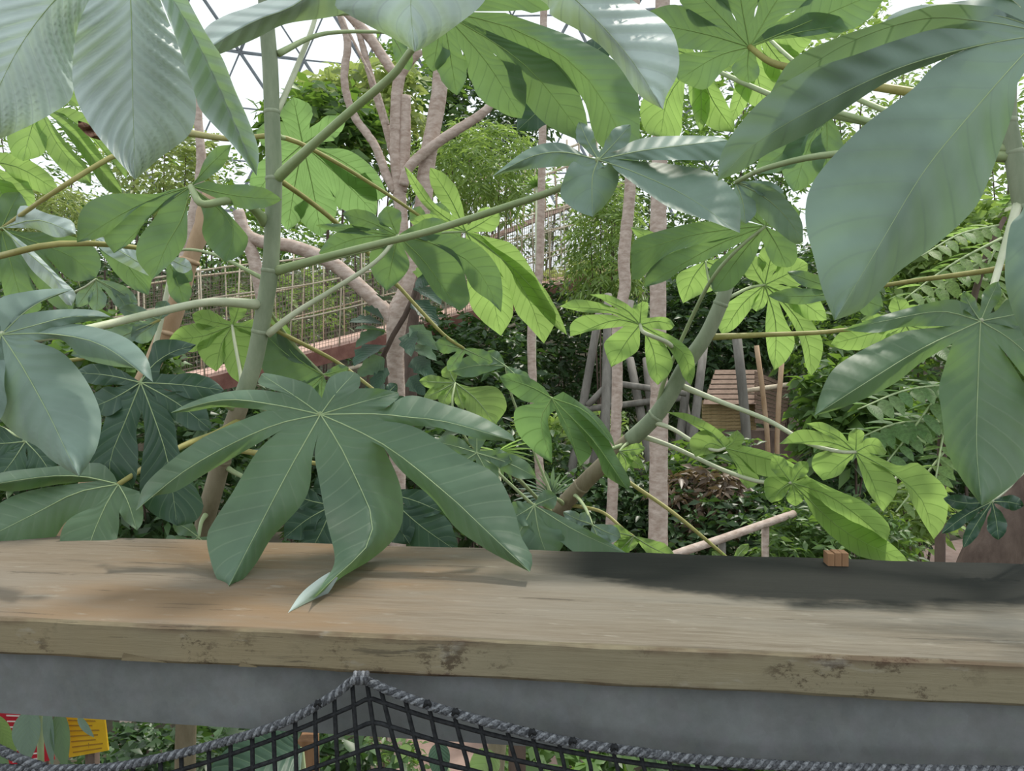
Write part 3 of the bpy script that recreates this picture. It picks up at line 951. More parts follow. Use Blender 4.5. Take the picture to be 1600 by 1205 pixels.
Hf = leaf(TA, (185, 757, 1.05), (-.1, 0.5), [
    dict(m=[(120, 770), (60, 800), (-40, 850)], b=[(150, 752), (50, 766), (0, 786), (-30, 815)], a=[(150, 790), (104, 815), (80, 845), (20, 870)], fold=.02),
    dict(m=[(130, 745), (70, 745), (-30, 760)], a=[(150, 752), (90, 757), (20, 768)], b=[(178, 742), (160, 725), (135, 724), (85, 729), (0, 739)], fold=.03),
    dict(m=[(165, 790), (140, 850), (130, 900)], b=[(150, 790), (104, 815), (95, 860)], a=[(186, 800), (185, 830), (170, 880)]),
    dict(m=[(200, 785), (214, 829)], b=[(186, 800), (196, 815)], a=[(218, 768), (224, 800), (222, 818)]),
], pet=[(240, 722, 1.12), (290, 695, 1.2), (335, 678, 1.3), (372, 660, 1.39)], mat='leaf', pmat='petiole_olive', rows=26, cols=5, pleat=.0008)

# the near leaf hanging from above the frame in the top left corner
NL = leaf(TA, (195, -95, 0.66), (0.0, 0.15), [
    dict(m=[(204, 0), (207, 140), (211, 281)], a=[(236, -40), (262, 30), (293, 100), (306, 155), (297, 208), (250, 247)], b=[(165, -40), (134, 10), (118, 60), (114, 133), (135, 187), (175, 240)], fa=.03, fb=-.012, dz=.0),
    dict(m=[(100, -15), (25, 83), (-45, 235)], b=[(110, -70), (30, -40), (-40, 40), (-90, 130), (-80, 210)], a=[(165, -40), (128, 30), (115, 90), (113, 150), (80, 178), (15, 211)], fold=.02),
    dict(m=[(270, 0), (330, 110), (401, 275)], b=[(236, -40), (275, 60), (303, 143), (316, 175), (363, 226)], a=[(262, -60), (318, 45), (347, 90), (367, 140), (389, 190), (404, 235)], fold=-.05),
    (30, -150, 60), (330, -180, 60), (180, -260, 60)],
    pet=[(230, -150, .8), (300, -190, 1.1), (408, -140, 1.36)], mat='leaf_pale', rows=80, cols=9, pleat=.0022, spacing=.017, pr=.007)

# the pale leaf over the top centre: three long lobes reach into view
TP = leaf(TA, (690, -150, 0.72), (0.0, 0.15), [
    dict(m=[(655, -80), (642, 0), (648, 81)], b=[(620, -90), (560, -60), (524, 3), (540, 20), (585, 45), (620, 63)], a=[(700, -80), (765, -50), (758, 0), (713, 40), (665, 73)], fold=.02),
    dict(m=[(560, -80), (470, 2), (400, 32), (350, 60), (294, 99)], a=[(620, -90), (590, -10), (538, 20), (508, 28), (445, 38), (400, 60), (340, 86)], b=[(560, -120), (450, -20), (400, 7), (350, 25), (318, 48)], fa=.07, fb=.09, dz=-.03),
    dict(m=[(800, -80), (900, 0), (980, 85), (1036, 171)], b=[(700, -80), (845, 0), (860, 23), (905, 48), (940, 73), (970, 108), (998, 148)], a=[(830, -120), (988, 0), (1025, 23), (1050, 48), (1061, 85), (1058, 118), (1041, 150)], fold=.02),
    (850, -260, 60), (560, -270, 60)],
    pet=[(640, -190, .9), (520, -200, 1.2), (410, -150, 1.36)], mat='leaf_pale', rows=60, cols=8, pleat=.0014, pr=.007)

# underside leaf below it, on the thick petiole that leaves the stem at its second joint
T3 = leaf(TA, (692, 18, 1.12), (0.0, -0.6), [
    (676, 112, 22, 0), dict(tip=(714, 149), w=24, bend=0), dict(tip=(815, 185), w=40, bend=-8), dict(tip=(918, 222), w=42, bend=-24),
    dict(m=[(790, 40), (890, 95), (950, 170), (994, 271)], b=[(760, 60), (850, 110), (908, 150), (927, 210), (945, 235)], a=[(790, 20), (900, 60), (964, 98), (996, 143), (999, 238)], dz=-.06, fold=.02),
    (900, -60, 50), (760, -160, 50), (620, -110, 45)],
    pet=[(640, 82, 1.18), (613, 118, 1.2), (550, 172, 1.25), (488, 227, 1.3), (430, 281, 1.36)], mat='leaf', vein='vein_dark', rows=26, cols=5, pr=.0068, sinus=.5)
leaf(TA, (887, 118, 1.3), (0.0, 0.1), [dict(tip=(808, 204), w=24), (960, 60, 20)], pet=[(860, 80, 1.36), (800, 40, 1.4), (600, 20, 1.38), (420, 30, 1.36)], mat='leaf_dark', name='leaf', pr=.003)

K1 = leaf(TA, (473, 225, 1.62), (0.0, -0.7), [
    (458, 152, 26, 0), dict(tip=(540, 185), w=18), dict(m=[(520, 243), (570, 275), (606, 305)], b=[(505, 232), (545, 235), (585, 265)], a=[(505, 250), (545, 290), (585, 312)]),
    dict(tip=(588, 336), w=34, bend=-3), (502, 370, 33), (449, 360, 27), (395, 310, 26), (400, 205, 24)],
    pet=[(450, 217, 1.5), (436, 213, 1.42), (424, 200, 1.36)], mat='leaf_glow', vein='vein_dark', sinus=.62)
leaf(TA, (668, 346, 1.7), (0.2, -.5), [(720, 372, 18), (700, 320, 16), (640, 330, 14)], pet=[(600, 300, 1.65), (513, 247, 1.55), (438, 214, 1.46), (360, 217, 1.5), (296, 208, 1.6)], mat='leaf', pmat='petiole_olive', pr=.0048)

C1 = leaf(TA, (298, 291, 1.24), (0.0, -0.35), [
    dict(m=[(318, 268), (338, 248), (362, 226)], b=[(310, 275), (320, 250), (338, 230)], a=[(322, 281), (350, 258)]),
    dict(tip=(440, 312), w=19, bend=4),
    dict(m=[(345, 330), (365, 362), (352, 409)], b=[(308, 308), (318, 338), (316, 363), (328, 387)], a=[(325, 310), (345, 322), (376, 355), (388, 374), (377, 398)]),
    dict(m=[(285, 340), (262, 380), (238, 437)], b=[(270, 305), (255, 318), (240, 343), (217, 373), (214, 405)], a=[(292, 310), (293, 350), (290, 380), (270, 408)]),
    dict(m=[(250, 325), (215, 360), (178, 396)], b=[(262, 300), (215, 325), (180, 355), (162, 371)], a=[(270, 305), (258, 314), (227, 345), (208, 376)]),
    dict(m=[(240, 310), (180, 340), (120, 379)], b=[(268, 296), (240, 303), (175, 303), (140, 315), (123, 338)], a=[(262, 300), (215, 325), (180, 355), (158, 371)], dz=-.03),
], pet=[(314, 318, 1.22), (345, 315, 1.24), (376, 312, 1.28), (400, 330, 1.33), (415, 348, 1.36)], mat='leaf', vein='vein_dark', rows=26, cols=5, pr=.0072)

L1 = leaf(TA, (622, 368, 1.44), (0.1, -0.5), [
    (498, 396, 19, 10), (493, 352, 7), (535, 333, 15, 3), (604, 322, 19), (697, 347, 17, 4),
    dict(m=[(612, 410), (604, 455)], b=[(585, 385), (577, 400), (583, 430)], a=[(632, 390), (640, 414), (628, 435)]),
    dict(m=[(660, 405), (690, 445), (718, 486)], b=[(632, 390), (658, 425), (683, 462)], a=[(665, 375), (712, 395), (731, 450), (733, 473)]),
    dict(m=[(690, 385), (745, 420), (783, 488)], b=[(665, 375), (712, 405), (738, 450), (765, 470)], a=[(670, 365), (735, 375), (775, 413), (785, 450)])],
    pet=[(588, 408, 1.4), (525, 450, 1.38), (463, 488, 1.37), (418, 523, 1.37)], mat='leaf', pmat='petiole_pale', vein='vein_dark', rows=24)
leaf(TA, (728, 362, 1.55), (0.15, -0.6), [
    dict(m=[(760, 425), (783, 525)], b=[(728, 400), (733, 470), (752, 500)], a=[(755, 390), (790, 440), (802, 488)]),
    dict(m=[(780, 400), (825, 465), (850, 537)], b=[(755, 390), (790, 440), (806, 487), (824, 508)], a=[(770, 372), (805, 385), (842, 440), (868, 490), (866, 508)]),
    dict(tip=(886, 524), w=14, bend=-14), (672, 262, 17, 4), (632, 260, 8, -12), (640, 345, 14), (780, 330, 20)],
    pet=[(676, 366, 1.5), (575, 391, 1.44), (500, 409, 1.39), (427, 428, 1.365)], mat='leaf_young', vein='vein_dark', pr=.003)

T4 = leaf(TA, (935, 250, 1.02), (0.1, 0.25), [
    dict(m=[(880, 238), (830, 245), (768, 276)], b=[(915, 243), (875, 223), (825, 233)], a=[(908, 258), (850, 262), (800, 268)], fold=.01),
    dict(m=[(926, 275), (925, 310), (926, 339)], b=[(908, 258), (893, 254), (878, 288), (878, 310), (902, 330)], a=[(945, 262), (957, 252), (967, 280), (950, 315)], fa=.025, fb=-.01),
    dict(m=[(993, 270), (1075, 308), (1156, 364)], b=[(952, 252), (965, 268), (1013, 303), (1050, 326), (1113, 347)], a=[(960, 248), (1000, 252), (1060, 258), (1113, 271), (1150, 302), (1157, 330)], fa=.03, fb=-.02),
    dict(m=[(1000, 236), (1060, 228), (1137, 219)], b=[(960, 248), (1000, 250), (1060, 250), (1130, 248)], a=[(955, 238), (1000, 217), (1060, 212), (1115, 213)], fa=.03),
    (905, 190, 14), (985, 195, 16)],
    pet=[(905, 275, 1.08), (870, 296, 1.12), (800, 320, 1.18), (676, 360, 1.25), (575, 385, 1.3), (500, 404, 1.33), (430, 424, 1.36)], mat='leaf_sky_sheen', pmat='petiole', rows=44, cols=7, pleat=.0012, pr=.0062)

leaf(TA, (363, 508, 1.48), (0.0, -0.5), [
    (264, 531, 22, -6), dict(m=[(345, 540), (338, 581)], b=[(330, 525), (308, 540), (318, 565)], a=[(352, 525), (352, 560)]),
    dict(m=[(372, 550), (385, 605)], b=[(352, 525), (347, 550), (358, 585)], a=[(395, 520), (412, 560), (402, 590)]), (455, 520, 20), (300, 492, 16), (375, 470, 14)],
    pet=[(366, 530, 1.46), (376, 585, 1.42), (378, 610, 1.4)], mat='leaf_young', vein='vein_dark', pmat='petiole_pale', pr=.0035)
leaf(TA, (505, 586, 1.5), (0.0, -0.4), [
    dict(m=[(450, 555), (412, 520)], b=[(480, 600), (466, 594), (420, 590), (405, 555)], a=[(480, 565), (466, 545), (440, 522)]), dict(tip=(432, 514), w=12, bend=-10), (503, 628, 12), (545, 575, 10), (470, 620, 16)],
    pet=[(465, 545, 1.48), (430, 500, 1.42), (418, 480, 1.37)], mat='leaf', vein='vein_dark', pr=.003)
# bare olive petioles that cross behind the stem
leaf(TA, (600, 622, 1.5), (0, .4), [(640, 640, 14), (580, 650, 14), (620, 600, 10)], pet=[(570, 598, 1.52), (520, 562, 1.52), (435, 518, 1.44), (410, 500, 1.38)], mat='leaf_dark', pmat='petiole_olive', pr=.0042)
leaf(TA, (725, 545, 1.66), (.1, -.2), [(770, 566, 12), (680, 536, 14), (700, 580, 10)], pet=[(690, 520, 1.66), (625, 450, 1.66), (575, 395, 1.64), (510, 335, 1.55), (445, 287, 1.42), (430, 280, 1.36)], mat='leaf', pmat='petiole_olive', pr=.0046)
# dark curved petiole against the bright roof
leaf(TA, (612, 52, 1.5), (0, -.4), [(640, 110, 14), (660, 40, 18), (620, -20, 18)], pet=[(590, 50, 1.5), (530, 50, 1.46), (487, 58, 1.42), (435, 84, 1.36)], mat='leaf', pmat='petiole', pr=.004)
leaf(TA, (500, -25, 1.5), (0, -.4), [(560, -60, 22), (440, -60, 22), (520, -110, 22)], pet=[(492, 30, 1.46), (470, 90, 1.42), (440, 160, 1.37), (428, 178, 1.36)], mat='leaf', pmat='petiole_pale', pr=.0052)
# shaded leaves low behind the plank
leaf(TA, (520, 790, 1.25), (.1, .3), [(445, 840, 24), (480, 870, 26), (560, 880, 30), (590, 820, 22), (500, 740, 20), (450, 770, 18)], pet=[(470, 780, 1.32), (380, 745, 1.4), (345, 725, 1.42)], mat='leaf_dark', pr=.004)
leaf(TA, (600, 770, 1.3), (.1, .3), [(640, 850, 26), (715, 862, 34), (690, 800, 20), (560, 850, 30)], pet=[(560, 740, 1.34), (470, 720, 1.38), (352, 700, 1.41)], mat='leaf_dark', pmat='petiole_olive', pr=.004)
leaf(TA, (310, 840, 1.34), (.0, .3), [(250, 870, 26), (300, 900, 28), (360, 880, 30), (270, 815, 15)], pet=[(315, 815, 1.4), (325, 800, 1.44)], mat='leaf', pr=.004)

# ------------------------------------------------------------------ the cecropia with the diagonal stem in the right half
TB = empty('cecropia_tree', (-0.25, 2.2, 0.0), 'young cecropia with a slanting green stem and glowing yellow-green leaves', 'tree')
stem(TB, [(1138, 440, 1.5, 10), (1128, 470, 1.5, 11), (1103, 525, 1.52, 11.5), (1072, 570, 1.55, 12), (1042, 625, 1.58, 12.5), (1018, 657, 1.6, 12.5), (985, 688, 1.63, 13)], 'stem', (475, 562, 650))
stem(TB, [(990, 683, 1.63, 12.6), (940, 728, 1.68, 12.5), (880, 790, 1.75, 13), (850, 838, 1.8, 13.5), (835, 870, 1.85, 14)], 'stem_brown', (760,), (-0.25, 2.2))

leaf(TB, (1000, 507, 1.46), (0.1, -0.5), [
    dict(m=[(960, 500), (891, 526)], b=[(970, 497), (955, 492), (913, 493), (892, 506)], a=[(975, 510), (930, 516)]),
    dict(m=[(950, 485), (874, 479)], b=[(968, 485), (940, 474), (900, 468)], a=[(970, 497), (955, 490), (913, 488)]),
    dict(m=[(975, 482), (920, 460)], b=[(988, 482), (976, 473), (950, 461)], a=[(968, 485), (958, 479), (938, 467)]),
    dict(m=[(1001, 490), (1003, 471)], b=[(1011, 497), (1013, 480), (1012, 473)], a=[(988, 482), (991, 476), (996, 476)]),
    dict(m=[(1028, 502), (1054, 509)], b=[(1018, 513), (1045, 516)], a=[(1011, 497), (1035, 495), (1048, 500)]),
    dict(m=[(1040, 530), (1070, 555), (1080, 602)], b=[(1020, 520), (1045, 545), (1060, 570), (1068, 590)], a=[(1018, 513), (1050, 525), (1080, 550), (1086, 580)]),
    dict(m=[(1020, 545), (1028, 602)], b=[(1008, 520), (1008, 550), (1014, 585)], a=[(1020, 520), (1040, 540), (1051, 567), (1045, 585)]),
    dict(m=[(978, 535), (955, 574)], b=[(975, 510), (946, 533), (946, 550)], a=[(1000, 515), (998, 545), (980, 560)])],
    pet=[(1004, 518, 1.44), (1018, 525, 1.44), (1040, 534, 1.46), (1058, 548, 1.5), (1070, 563, 1.55)], mat='leaf_young', pmat='petiole_pale', vein='vein_dark', pr=.0045)
leaf(TB, (1196, 353, 1.34), (0.1, -0.5), [
    dict(m=[(1140, 358), (1070, 370), (986, 397)], b=[(1160, 345), (1095, 347), (1045, 357), (992, 375)], a=[(1150, 368), (1080, 385), (1040, 400), (992, 440)]),
    dict(m=[(1130, 378), (1070, 410), (1006, 449)], b=[(1150, 368), (1080, 385), (1040, 400), (1012, 425)], a=[(1160, 378), (1105, 406), (1070, 419), (1040, 439)]),
    dict(m=[(1160, 395), (1115, 457)], b=[(1160, 378), (1112, 415), (1110, 440)], a=[(1190, 372), (1178, 405), (1146, 449)]),
    dict(m=[(1215, 385), (1230, 418)], b=[(1190, 372), (1200, 400), (1212, 415)], a=[(1215, 362), (1240, 375), (1246, 398), (1240, 414)]),
    (1250, 330, 20), (1210, 290, 22), (1150, 310, 18)],
    pet=[(1150, 392, 1.36), (1110, 440, 1.4), (1070, 520, 1.5), (1038, 595, 1.56), (1030, 628, 1.59)], mat='leaf', vein='vein_dark', pr=.004)
leaf(TB, (1102, 408, 1.6), (0.1, -0.5), [dict(m=[(1082, 435), (1067, 474)], b=[(1085, 415), (1058, 430), (1060, 455)], a=[(1105, 425), (1118, 450), (1090, 462)]), (985, 355, 12), (1090, 345, 18), (1145, 430, 16)],
     pet=[(1108, 440, 1.58), (1118, 455, 1.52), (1128, 468, 1.5)], mat='leaf_young', vein='vein_dark', pr=.003)
leaf(TB, (1195, 445, 1.62), (0.0, -0.5), [
    dict(m=[(1160, 475), (1128, 524)], b=[(1165, 455), (1122, 485), (1120, 505)], a=[(1182, 468), (1172, 485), (1150, 512)]),
    dict(m=[(1190, 470), (1182, 487)], b=[(1178, 468), (1174, 480)], a=[(1200, 468), (1194, 480)]),
    dict(m=[(1212, 505), (1210, 579)], b=[(1200, 468), (1196, 510), (1200, 552)], a=[(1216, 470), (1227, 500), (1242, 533), (1230, 562)]),
    dict(m=[(1240, 490), (1262, 535), (1268, 587)], b=[(1216, 470), (1238, 505), (1252, 538), (1260, 575)], a=[(1235, 460), (1275, 512), (1286, 540), (1280, 570)]),
    dict(tip=(1292, 500), w=20, bend=-6), (1262, 412, 26), (1170, 400, 20), (1210, 380, 20)],
    pet=[(1170, 450, 1.56), (1145, 462, 1.5), (1130, 470, 1.5)], mat='leaf_young', vein='vein_dark', pr=.0035)
leaf(TB, (1415, 507, 1.55), (0.0, -0.4), [(1298, 538, 20, 0), (1385, 545, 15), (1345, 500, 14), (1440, 560, 20), (1480, 520, 20), (1400, 462, 16)],
     pet=[(1325, 515, 1.54), (1275, 520, 1.53), (1200, 523, 1.52), (1105, 527, 1.52)], mat='leaf_young', vein='vein_dark', pmat='petiole_olive', pr=.0046)
leaf(TB, (1337, 706, 1.42), (0.1, -0.45), [
    dict(m=[(1290, 690), (1217, 694)], b=[(1312, 690), (1290, 677), (1248, 672)], a=[(1318, 705), (1298, 699), (1255, 694)]),
    dict(m=[(1305, 680), (1259, 662)], b=[(1325, 690), (1313, 675), (1285, 660)], a=[(1312, 690), (1298, 684)]),
    dict(m=[(1338, 690), (1338, 669)], b=[(1325, 690), (1327, 676)], a=[(1348, 690), (1350, 676)]),
    dict(m=[(1362, 695), (1386, 706)], b=[(1348, 690), (1355, 685), (1372, 686)], a=[(1360, 708), (1380, 712)]),
    dict(m=[(1308, 728), (1286, 751)], b=[(1320, 706), (1300, 704), (1274, 710), (1269, 730)], a=[(1332, 718), (1326, 722), (1312, 742)]),
    dict(m=[(1360, 745), (1380, 800)], b=[(1340, 722), (1346, 740), (1356, 768)], a=[(1360, 722), (1385, 733), (1401, 752), (1400, 772)]),
    dict(m=[(1390, 735), (1440, 780), (1459, 843)], b=[(1360, 722), (1408, 751), (1426, 787), (1442, 816)], a=[(1360, 708), (1405, 728), (1430, 722), (1452, 738), (1479, 767), (1478, 815)])],
    pet=[(1313, 706, 1.42), (1263, 693, 1.45), (1200, 657, 1.5), (1126, 628, 1.54), (1064, 603, 1.57)], mat='leaf_young', pmat='petiole_pale', vein='vein_dark', rows=24, pr=.0045)
leaf(TB, (1237, 754, 1.42), (0.1, -0.3), [
    dict(m=[(1290, 772), (1340, 806), (1386, 846)], b=[(1262, 770), (1276, 782), (1306, 815), (1325, 842), (1345, 858)], a=[(1262, 745), (1305, 765), (1350, 785), (1389, 820)], fa=-.05, fb=.04),
    dict(tip=(1420, 880), w=22, bend=16), (1243, 791, 14), dict(m=[(1220, 765), (1205, 786)], b=[(1225, 745), (1196, 748), (1196, 775)], a=[(1232, 766), (1222, 780)]),
    (1208, 712, 14), (1262, 722, 12)],
    pet=[(1200, 754, 1.45), (1175, 750, 1.48), (1126, 733, 1.54), (1050, 698, 1.6), (995, 679, 1.63)], mat='leaf_young', vein='vein_dark', pmat='petiole_pale', pr=.0045)
leaf(TB, (1133, 700, 1.5), (0.1, -0.3), [
    dict(m=[(1110, 675), (1042, 644)], b=[(1125, 686), (1106, 680), (1075, 660)], a=[(1142, 690), (1116, 667), (1076, 647)]),
    dict(m=[(1108, 693), (1087, 714)], b=[(1122, 690), (1102, 672), (1080, 684), (1078, 700)], a=[(1125, 704), (1106, 710)]),
    dict(m=[(1148, 688), (1152, 672)], b=[(1140, 690), (1142, 680)], a=[(1158, 696), (1163, 684)]),
    dict(m=[(1180, 712), (1225, 725), (1266, 748)], b=[(1155, 715), (1180, 740), (1225, 748)], a=[(1158, 696), (1200, 706), (1245, 728)], fa=-.03),
    dict(m=[(1158, 735), (1168, 764)], b=[(1140, 712), (1150, 728), (1156, 750)], a=[(1158, 715), (1185, 745), (1182, 758)])],
    pet=[(1118, 704, 1.5), (1088, 693, 1.52), (1050, 670, 1.56), (1018, 659, 1.6)], mat='leaf_young', vein='vein_dark', pmat='petiole_pale', pr=.004)
leaf(TB, (862, 622, 1.4), (0.15, 0.0), [
    dict(m=[(845, 660), (863, 724)], b=[(835, 630), (805, 640), (808, 675), (835, 706)], a=[(868, 640), (856, 655), (862, 690)], dz=.02),
    dict(m=[(890, 675), (906, 729)], b=[(868, 640), (876, 662), (893, 695)], a=[(890, 650), (912, 682), (924, 708)], dz=.02),
    dict(m=[(920, 680), (950, 720), (980, 765)], b=[(890, 650), (913, 683), (934, 714), (945, 742)], a=[(900, 640), (942, 675), (963, 712), (985, 752)], fold=.03),
    dict(m=[(910, 640), (940, 670), (961, 699)], b=[(900, 640), (925, 662)], a=[(880, 612), (900, 625), (933, 650), (954, 678)], fa=.06, fb=-.01),
    dict(m=[(830, 605), (780, 588)], b=[(850, 605), (830, 592), (800, 583)], a=[(835, 630), (815, 625), (790, 605)]),
    ], pet=[(900, 660, 1.5), (945, 700, 1.6), (975, 695, 1.63)], mat='leaf_glow', vein='vein_dark', rows=26, pr=.0035)
leaf(TB, (968, 705, 1.56), (0.1, -0.3), [dict(m=[(978, 722), (975, 741)], b=[(960, 715), (962, 730)], a=[(985, 708), (989, 722)]), (1006, 731, 9), (1008, 700, 9)], pet=[(975, 697, 1.6), (985, 690, 1.63)], mat='leaf_young', pr=.003)
# petiole running down to the plank with its leaf beyond it, and the low leaves about the stem's foot
leaf(TB, (1145, 880, 1.55), (0, .3), [(1180, 878, 9), (1112, 862, 9), (1170, 850, 8)], pet=[(1120, 858, 1.56), (1050, 800, 1.6), (985, 755, 1.66), (960, 735, 1.68), (945, 722, 1.67)], mat='leaf_young', pmat='petiole_olive', pr=.0044)
leaf(TB, (990, 838, 1.6), (0, -.2), [dict(m=[(985, 850), (975, 864)], b=[(968, 840), (966, 855)], a=[(1000, 845), (990, 858)]), (1055, 872, 14), (945, 830, 12), (960, 868, 14)], pet=[(975, 828, 1.62), (940, 800, 1.68), (892, 790, 1.74), (880, 792, 1.75)], mat='leaf_young', pmat='petiole_olive', pr=.004)
leaf(TB, (835, 790, 1.2), (.1, .35), [dict(m=[(900, 830), (985, 868)], b=[(850, 815), (880, 850), (930, 880)], a=[(865, 800), (900, 818), (945, 843)]), (860, 880, 36), (790, 870, 40), (800, 810, 22), (870, 775, 16)],
     pet=[(850, 780, 1.4), (870, 780, 1.6), (880, 788, 1.75)], mat='leaf', rows=24, pr=.004)
leaf(TB, (745, 708, 1.3), (.1, .3), [(838, 746, 16, -4), (800, 720, 14), (700, 740, 20), (680, 690, 16), (770, 760, 18), (745, 672, 14)], pet=[(800, 740, 1.5), (850, 790, 1.7), (866, 805, 1.78)], mat='leaf', pr=.004)
leaf(TB, (925, 820, 1.5), (0, .2), [(948, 868, 16), (900, 812, 14), (880, 800, 10), (970, 840, 14)], pet=[(915, 795, 1.6), (900, 775, 1.7), (893, 778, 1.74)], mat='leaf_sky_sheen', pr=.004)
leaf(TB, (711, 598, 1.75), (0, .2), [(655, 595, 11), (662, 622, 10), (690, 635, 12), dict(m=[(745, 625), (774, 664)], b=[(722, 618), (728, 640), (748, 655)], a=[(735, 605), (775, 605), (792, 635)]), (700, 570, 14), (725, 640, 9)],
     pet=[(708, 640, 1.7), (740, 700, 1.75), (860, 815, 1.8)], mat='leaf_young', pr=.003)
leaf(TB, (790, 572, 1.7), (0, .35), [(705, 580, 17, 5), (760, 550, 12), (830, 600, 12)], pet=[(800, 620, 1.72), (840, 720, 1.78), (872, 800, 1.78)], mat='leaf', pr=.003)

# ------------------------------------------------------------------ the cecropia at the right edge, its big leaves close to the viewer
TC = empty('cecropia_tree', (0.95, 1.25, 0.0), 'cecropia at the right edge with huge blue-green leaves close to the viewer', 'tree')
stem(TC, [(1590, -80, 1.0, 12), (1578, 60, 1.0, 12), (1574, 180, 1.0, 13), (1584, 240, 1.0, 13.5), (1598, 320, 1.0, 14), (1640, 500, 1.02, 15), (1690, 750, 1.05, 16), (1720, 900, 1.1, 17)], 'stem', (190, 240, 320), (0.95, 1.25))
V_ = leaf(TC, (1640, 52, 0.62), (-0.15, 0.2), [
    dict(m=[(1600, 84), (1510, 186), (1441, 272), (1370, 390), (1304, 501)], b=[(1590, 130), (1581, 180), (1563, 232), (1536, 302), (1513, 337), (1463, 382), (1405, 424), (1375, 455), (1345, 484)],
         a=[(1530, 68), (1463, 100), (1425, 140), (1350, 196), (1288, 260), (1263, 302), (1259, 350), (1273, 407), (1286, 457)], fa=.01, fb=.04, dz=.02),
    dict(m=[(1521, 73), (1400, 108), (1280, 165), (1180, 225), (1121, 283)], b=[(1530, 68), (1463, 97), (1390, 126), (1315, 174), (1263, 209), (1200, 240), (1160, 266)],
         a=[(1535, 48), (1466, 45), (1400, 63), (1338, 85), (1258, 112), (1200, 148), (1158, 191), (1128, 238)], fa=-.01, fb=.02, dz=.04),
    dict(m=[(1540, 34), (1440, 30), (1320, 70), (1202, 148)], b=[(1535, 48), (1466, 46), (1400, 66), (1300, 105)], a=[(1550, 10), (1463, 8), (1375, 36), (1300, 62), (1236, 95)], fa=-.03, fb=.02, dz=.08),
    dict(m=[(1560, 25), (1470, 18), (1381, 36)], b=[(1550, 10), (1470, 34), (1420, 42)], a=[(1570, -10), (1500, 2), (1433, 9), (1395, 22)], dz=.10, fold=.01),
    dict(m=[(1632, 200), (1625, 350), (1612, 562)], b=[(1690, 150), (1700, 300), (1690, 450)], a=[(1605, 140), (1602, 310), (1578, 355), (1570, 430), (1580, 480), (1597, 520)], fold=.02),
    (1540, -110, 50), (1640, -190, 70), (1790, -60, 70), (1800, 200, 70)],
    pet=[(1650, 20, .7), (1630, -10, .85), (1592, 30, 1.0)], mat='leaf_sky_sheen', rows=80, cols=9, pleat=.0016, spacing=.032, vr=0.9, pr=.007, wave=.004,
    label='huge blue-green leaf close to the viewer')
X_ = leaf(TC, (1532, 502, 0.82), (-.1, 0.25), [
    dict(m=[(1470, 487), (1390, 500), (1316, 516)], b=[(1480, 510), (1413, 511), (1370, 520)], a=[(1513, 475), (1483, 468), (1425, 480), (1363, 498)], dz=.05),
    dict(m=[(1440, 545), (1350, 600), (1272, 650)], b=[(1488, 537), (1440, 566), (1395, 601), (1325, 634)], a=[(1480, 510), (1413, 518), (1375, 533), (1340, 551), (1305, 574), (1286, 605)], dz=.0, fold=.02),
    dict(m=[(1528, 600), (1526, 700), (1534, 790)], b=[(1565, 545), (1600, 600), (1625, 660), (1602, 735), (1560, 775)], a=[(1488, 537), (1472, 585), (1467, 610), (1472, 650), (1480, 705), (1505, 752)], dz=-.03, fold=.025),
    dict(m=[(1590, 540), (1690, 640)], b=[(1600, 510), (1680, 560)], a=[(1565, 545), (1630, 620)], dz=.0),
    (1640, 480, 30), (1560, 440, 14), (1505, 455, 12)],
    pet=[(1536, 488, .84), (1551, 450, .88), (1567, 395, .94), (1590, 320, 1.0)], mat='leaf', pmat='petiole_pale', rows=36, cols=7, pleat=.0009, pr=.004, sinus=.3)
leaf(TC, (1171, 73, 1.25), (0.0, -0.5), [
    dict(m=[(1110, 55), (1040, 40), (985, 30)], b=[(1120, 40), (1060, 8), (1012, 18)], a=[(1110, 80), (1060, 75), (1010, 65)]),
    dict(m=[(1120, 88), (1060, 125)], b=[(1110, 80), (1062, 85), (1050, 105)], a=[(1145, 100), (1128, 112), (1103, 139), (1080, 135)]),
    dict(m=[(1168, 100), (1170, 130)], b=[(1150, 95), (1143, 108), (1152, 122)], a=[(1180, 88), (1187, 110), (1182, 124)]),
    dict(m=[(1240, 52), (1326, 38)], b=[(1190, 62), (1230, 60), (1290, 52)], a=[(1200, 45), (1260, 20), (1310, 25)]),
    (1390, -20, 38, 0), (1280, -90, 46), (1150, -90, 44), (1060, -40, 34)],
    pet=[(1200, 95, 1.22), (1230, 105, 1.2), (1340, 130, 1.14), (1450, 150, 1.08), (1574, 190, 1.0)], mat='leaf', vein='vein_dark', pmat='petiole_olive', rows=26, pr=.0062)
leaf(TC, (1090, 90, 1.5), (0.0, -0.4), [
    dict(m=[(1110, 150), (1148, 207)], b=[(1075, 120), (1080, 165), (1110, 200)], a=[(1105, 105), (1130, 150), (1146, 185)], fa=-.03),
    dict(m=[(1045, 150), (1032, 214)], b=[(1040, 110), (1002, 160), (1008, 205)], a=[(1070, 130), (1066, 180), (1062, 212)]), (1095, 205, 14), (1160, 80, 30), (1010, 60, 30)],
    pet=[(1140, 120, 1.4), (1300, 180, 1.2), (1576, 215, 1.0)], mat='leaf_young', vein='vein_dark')
leaf(TC, (1180, 40, 1.6), (0.1, -0.5), [dict(tip=(1195, 172), w=38), (1140, 196, 14, -8), (1250, 130, 30), (1270, 60, 34)], pet=[(1260, 110, 1.4), (1400, 180, 1.2), (1577, 225, 1.0)], mat='leaf_young', vein='vein_dark')
leaf(TC, (1290, 170, 1.2), (0, -.3), [(1180, 270, 24), (1240, 300, 34), (1290, 270, 26), (1210, 215, 20)], pet=[(1360, 190, 1.12), (1450, 215, 1.05), (1580, 235, 1.0)], mat='leaf', vein='vein_dark')
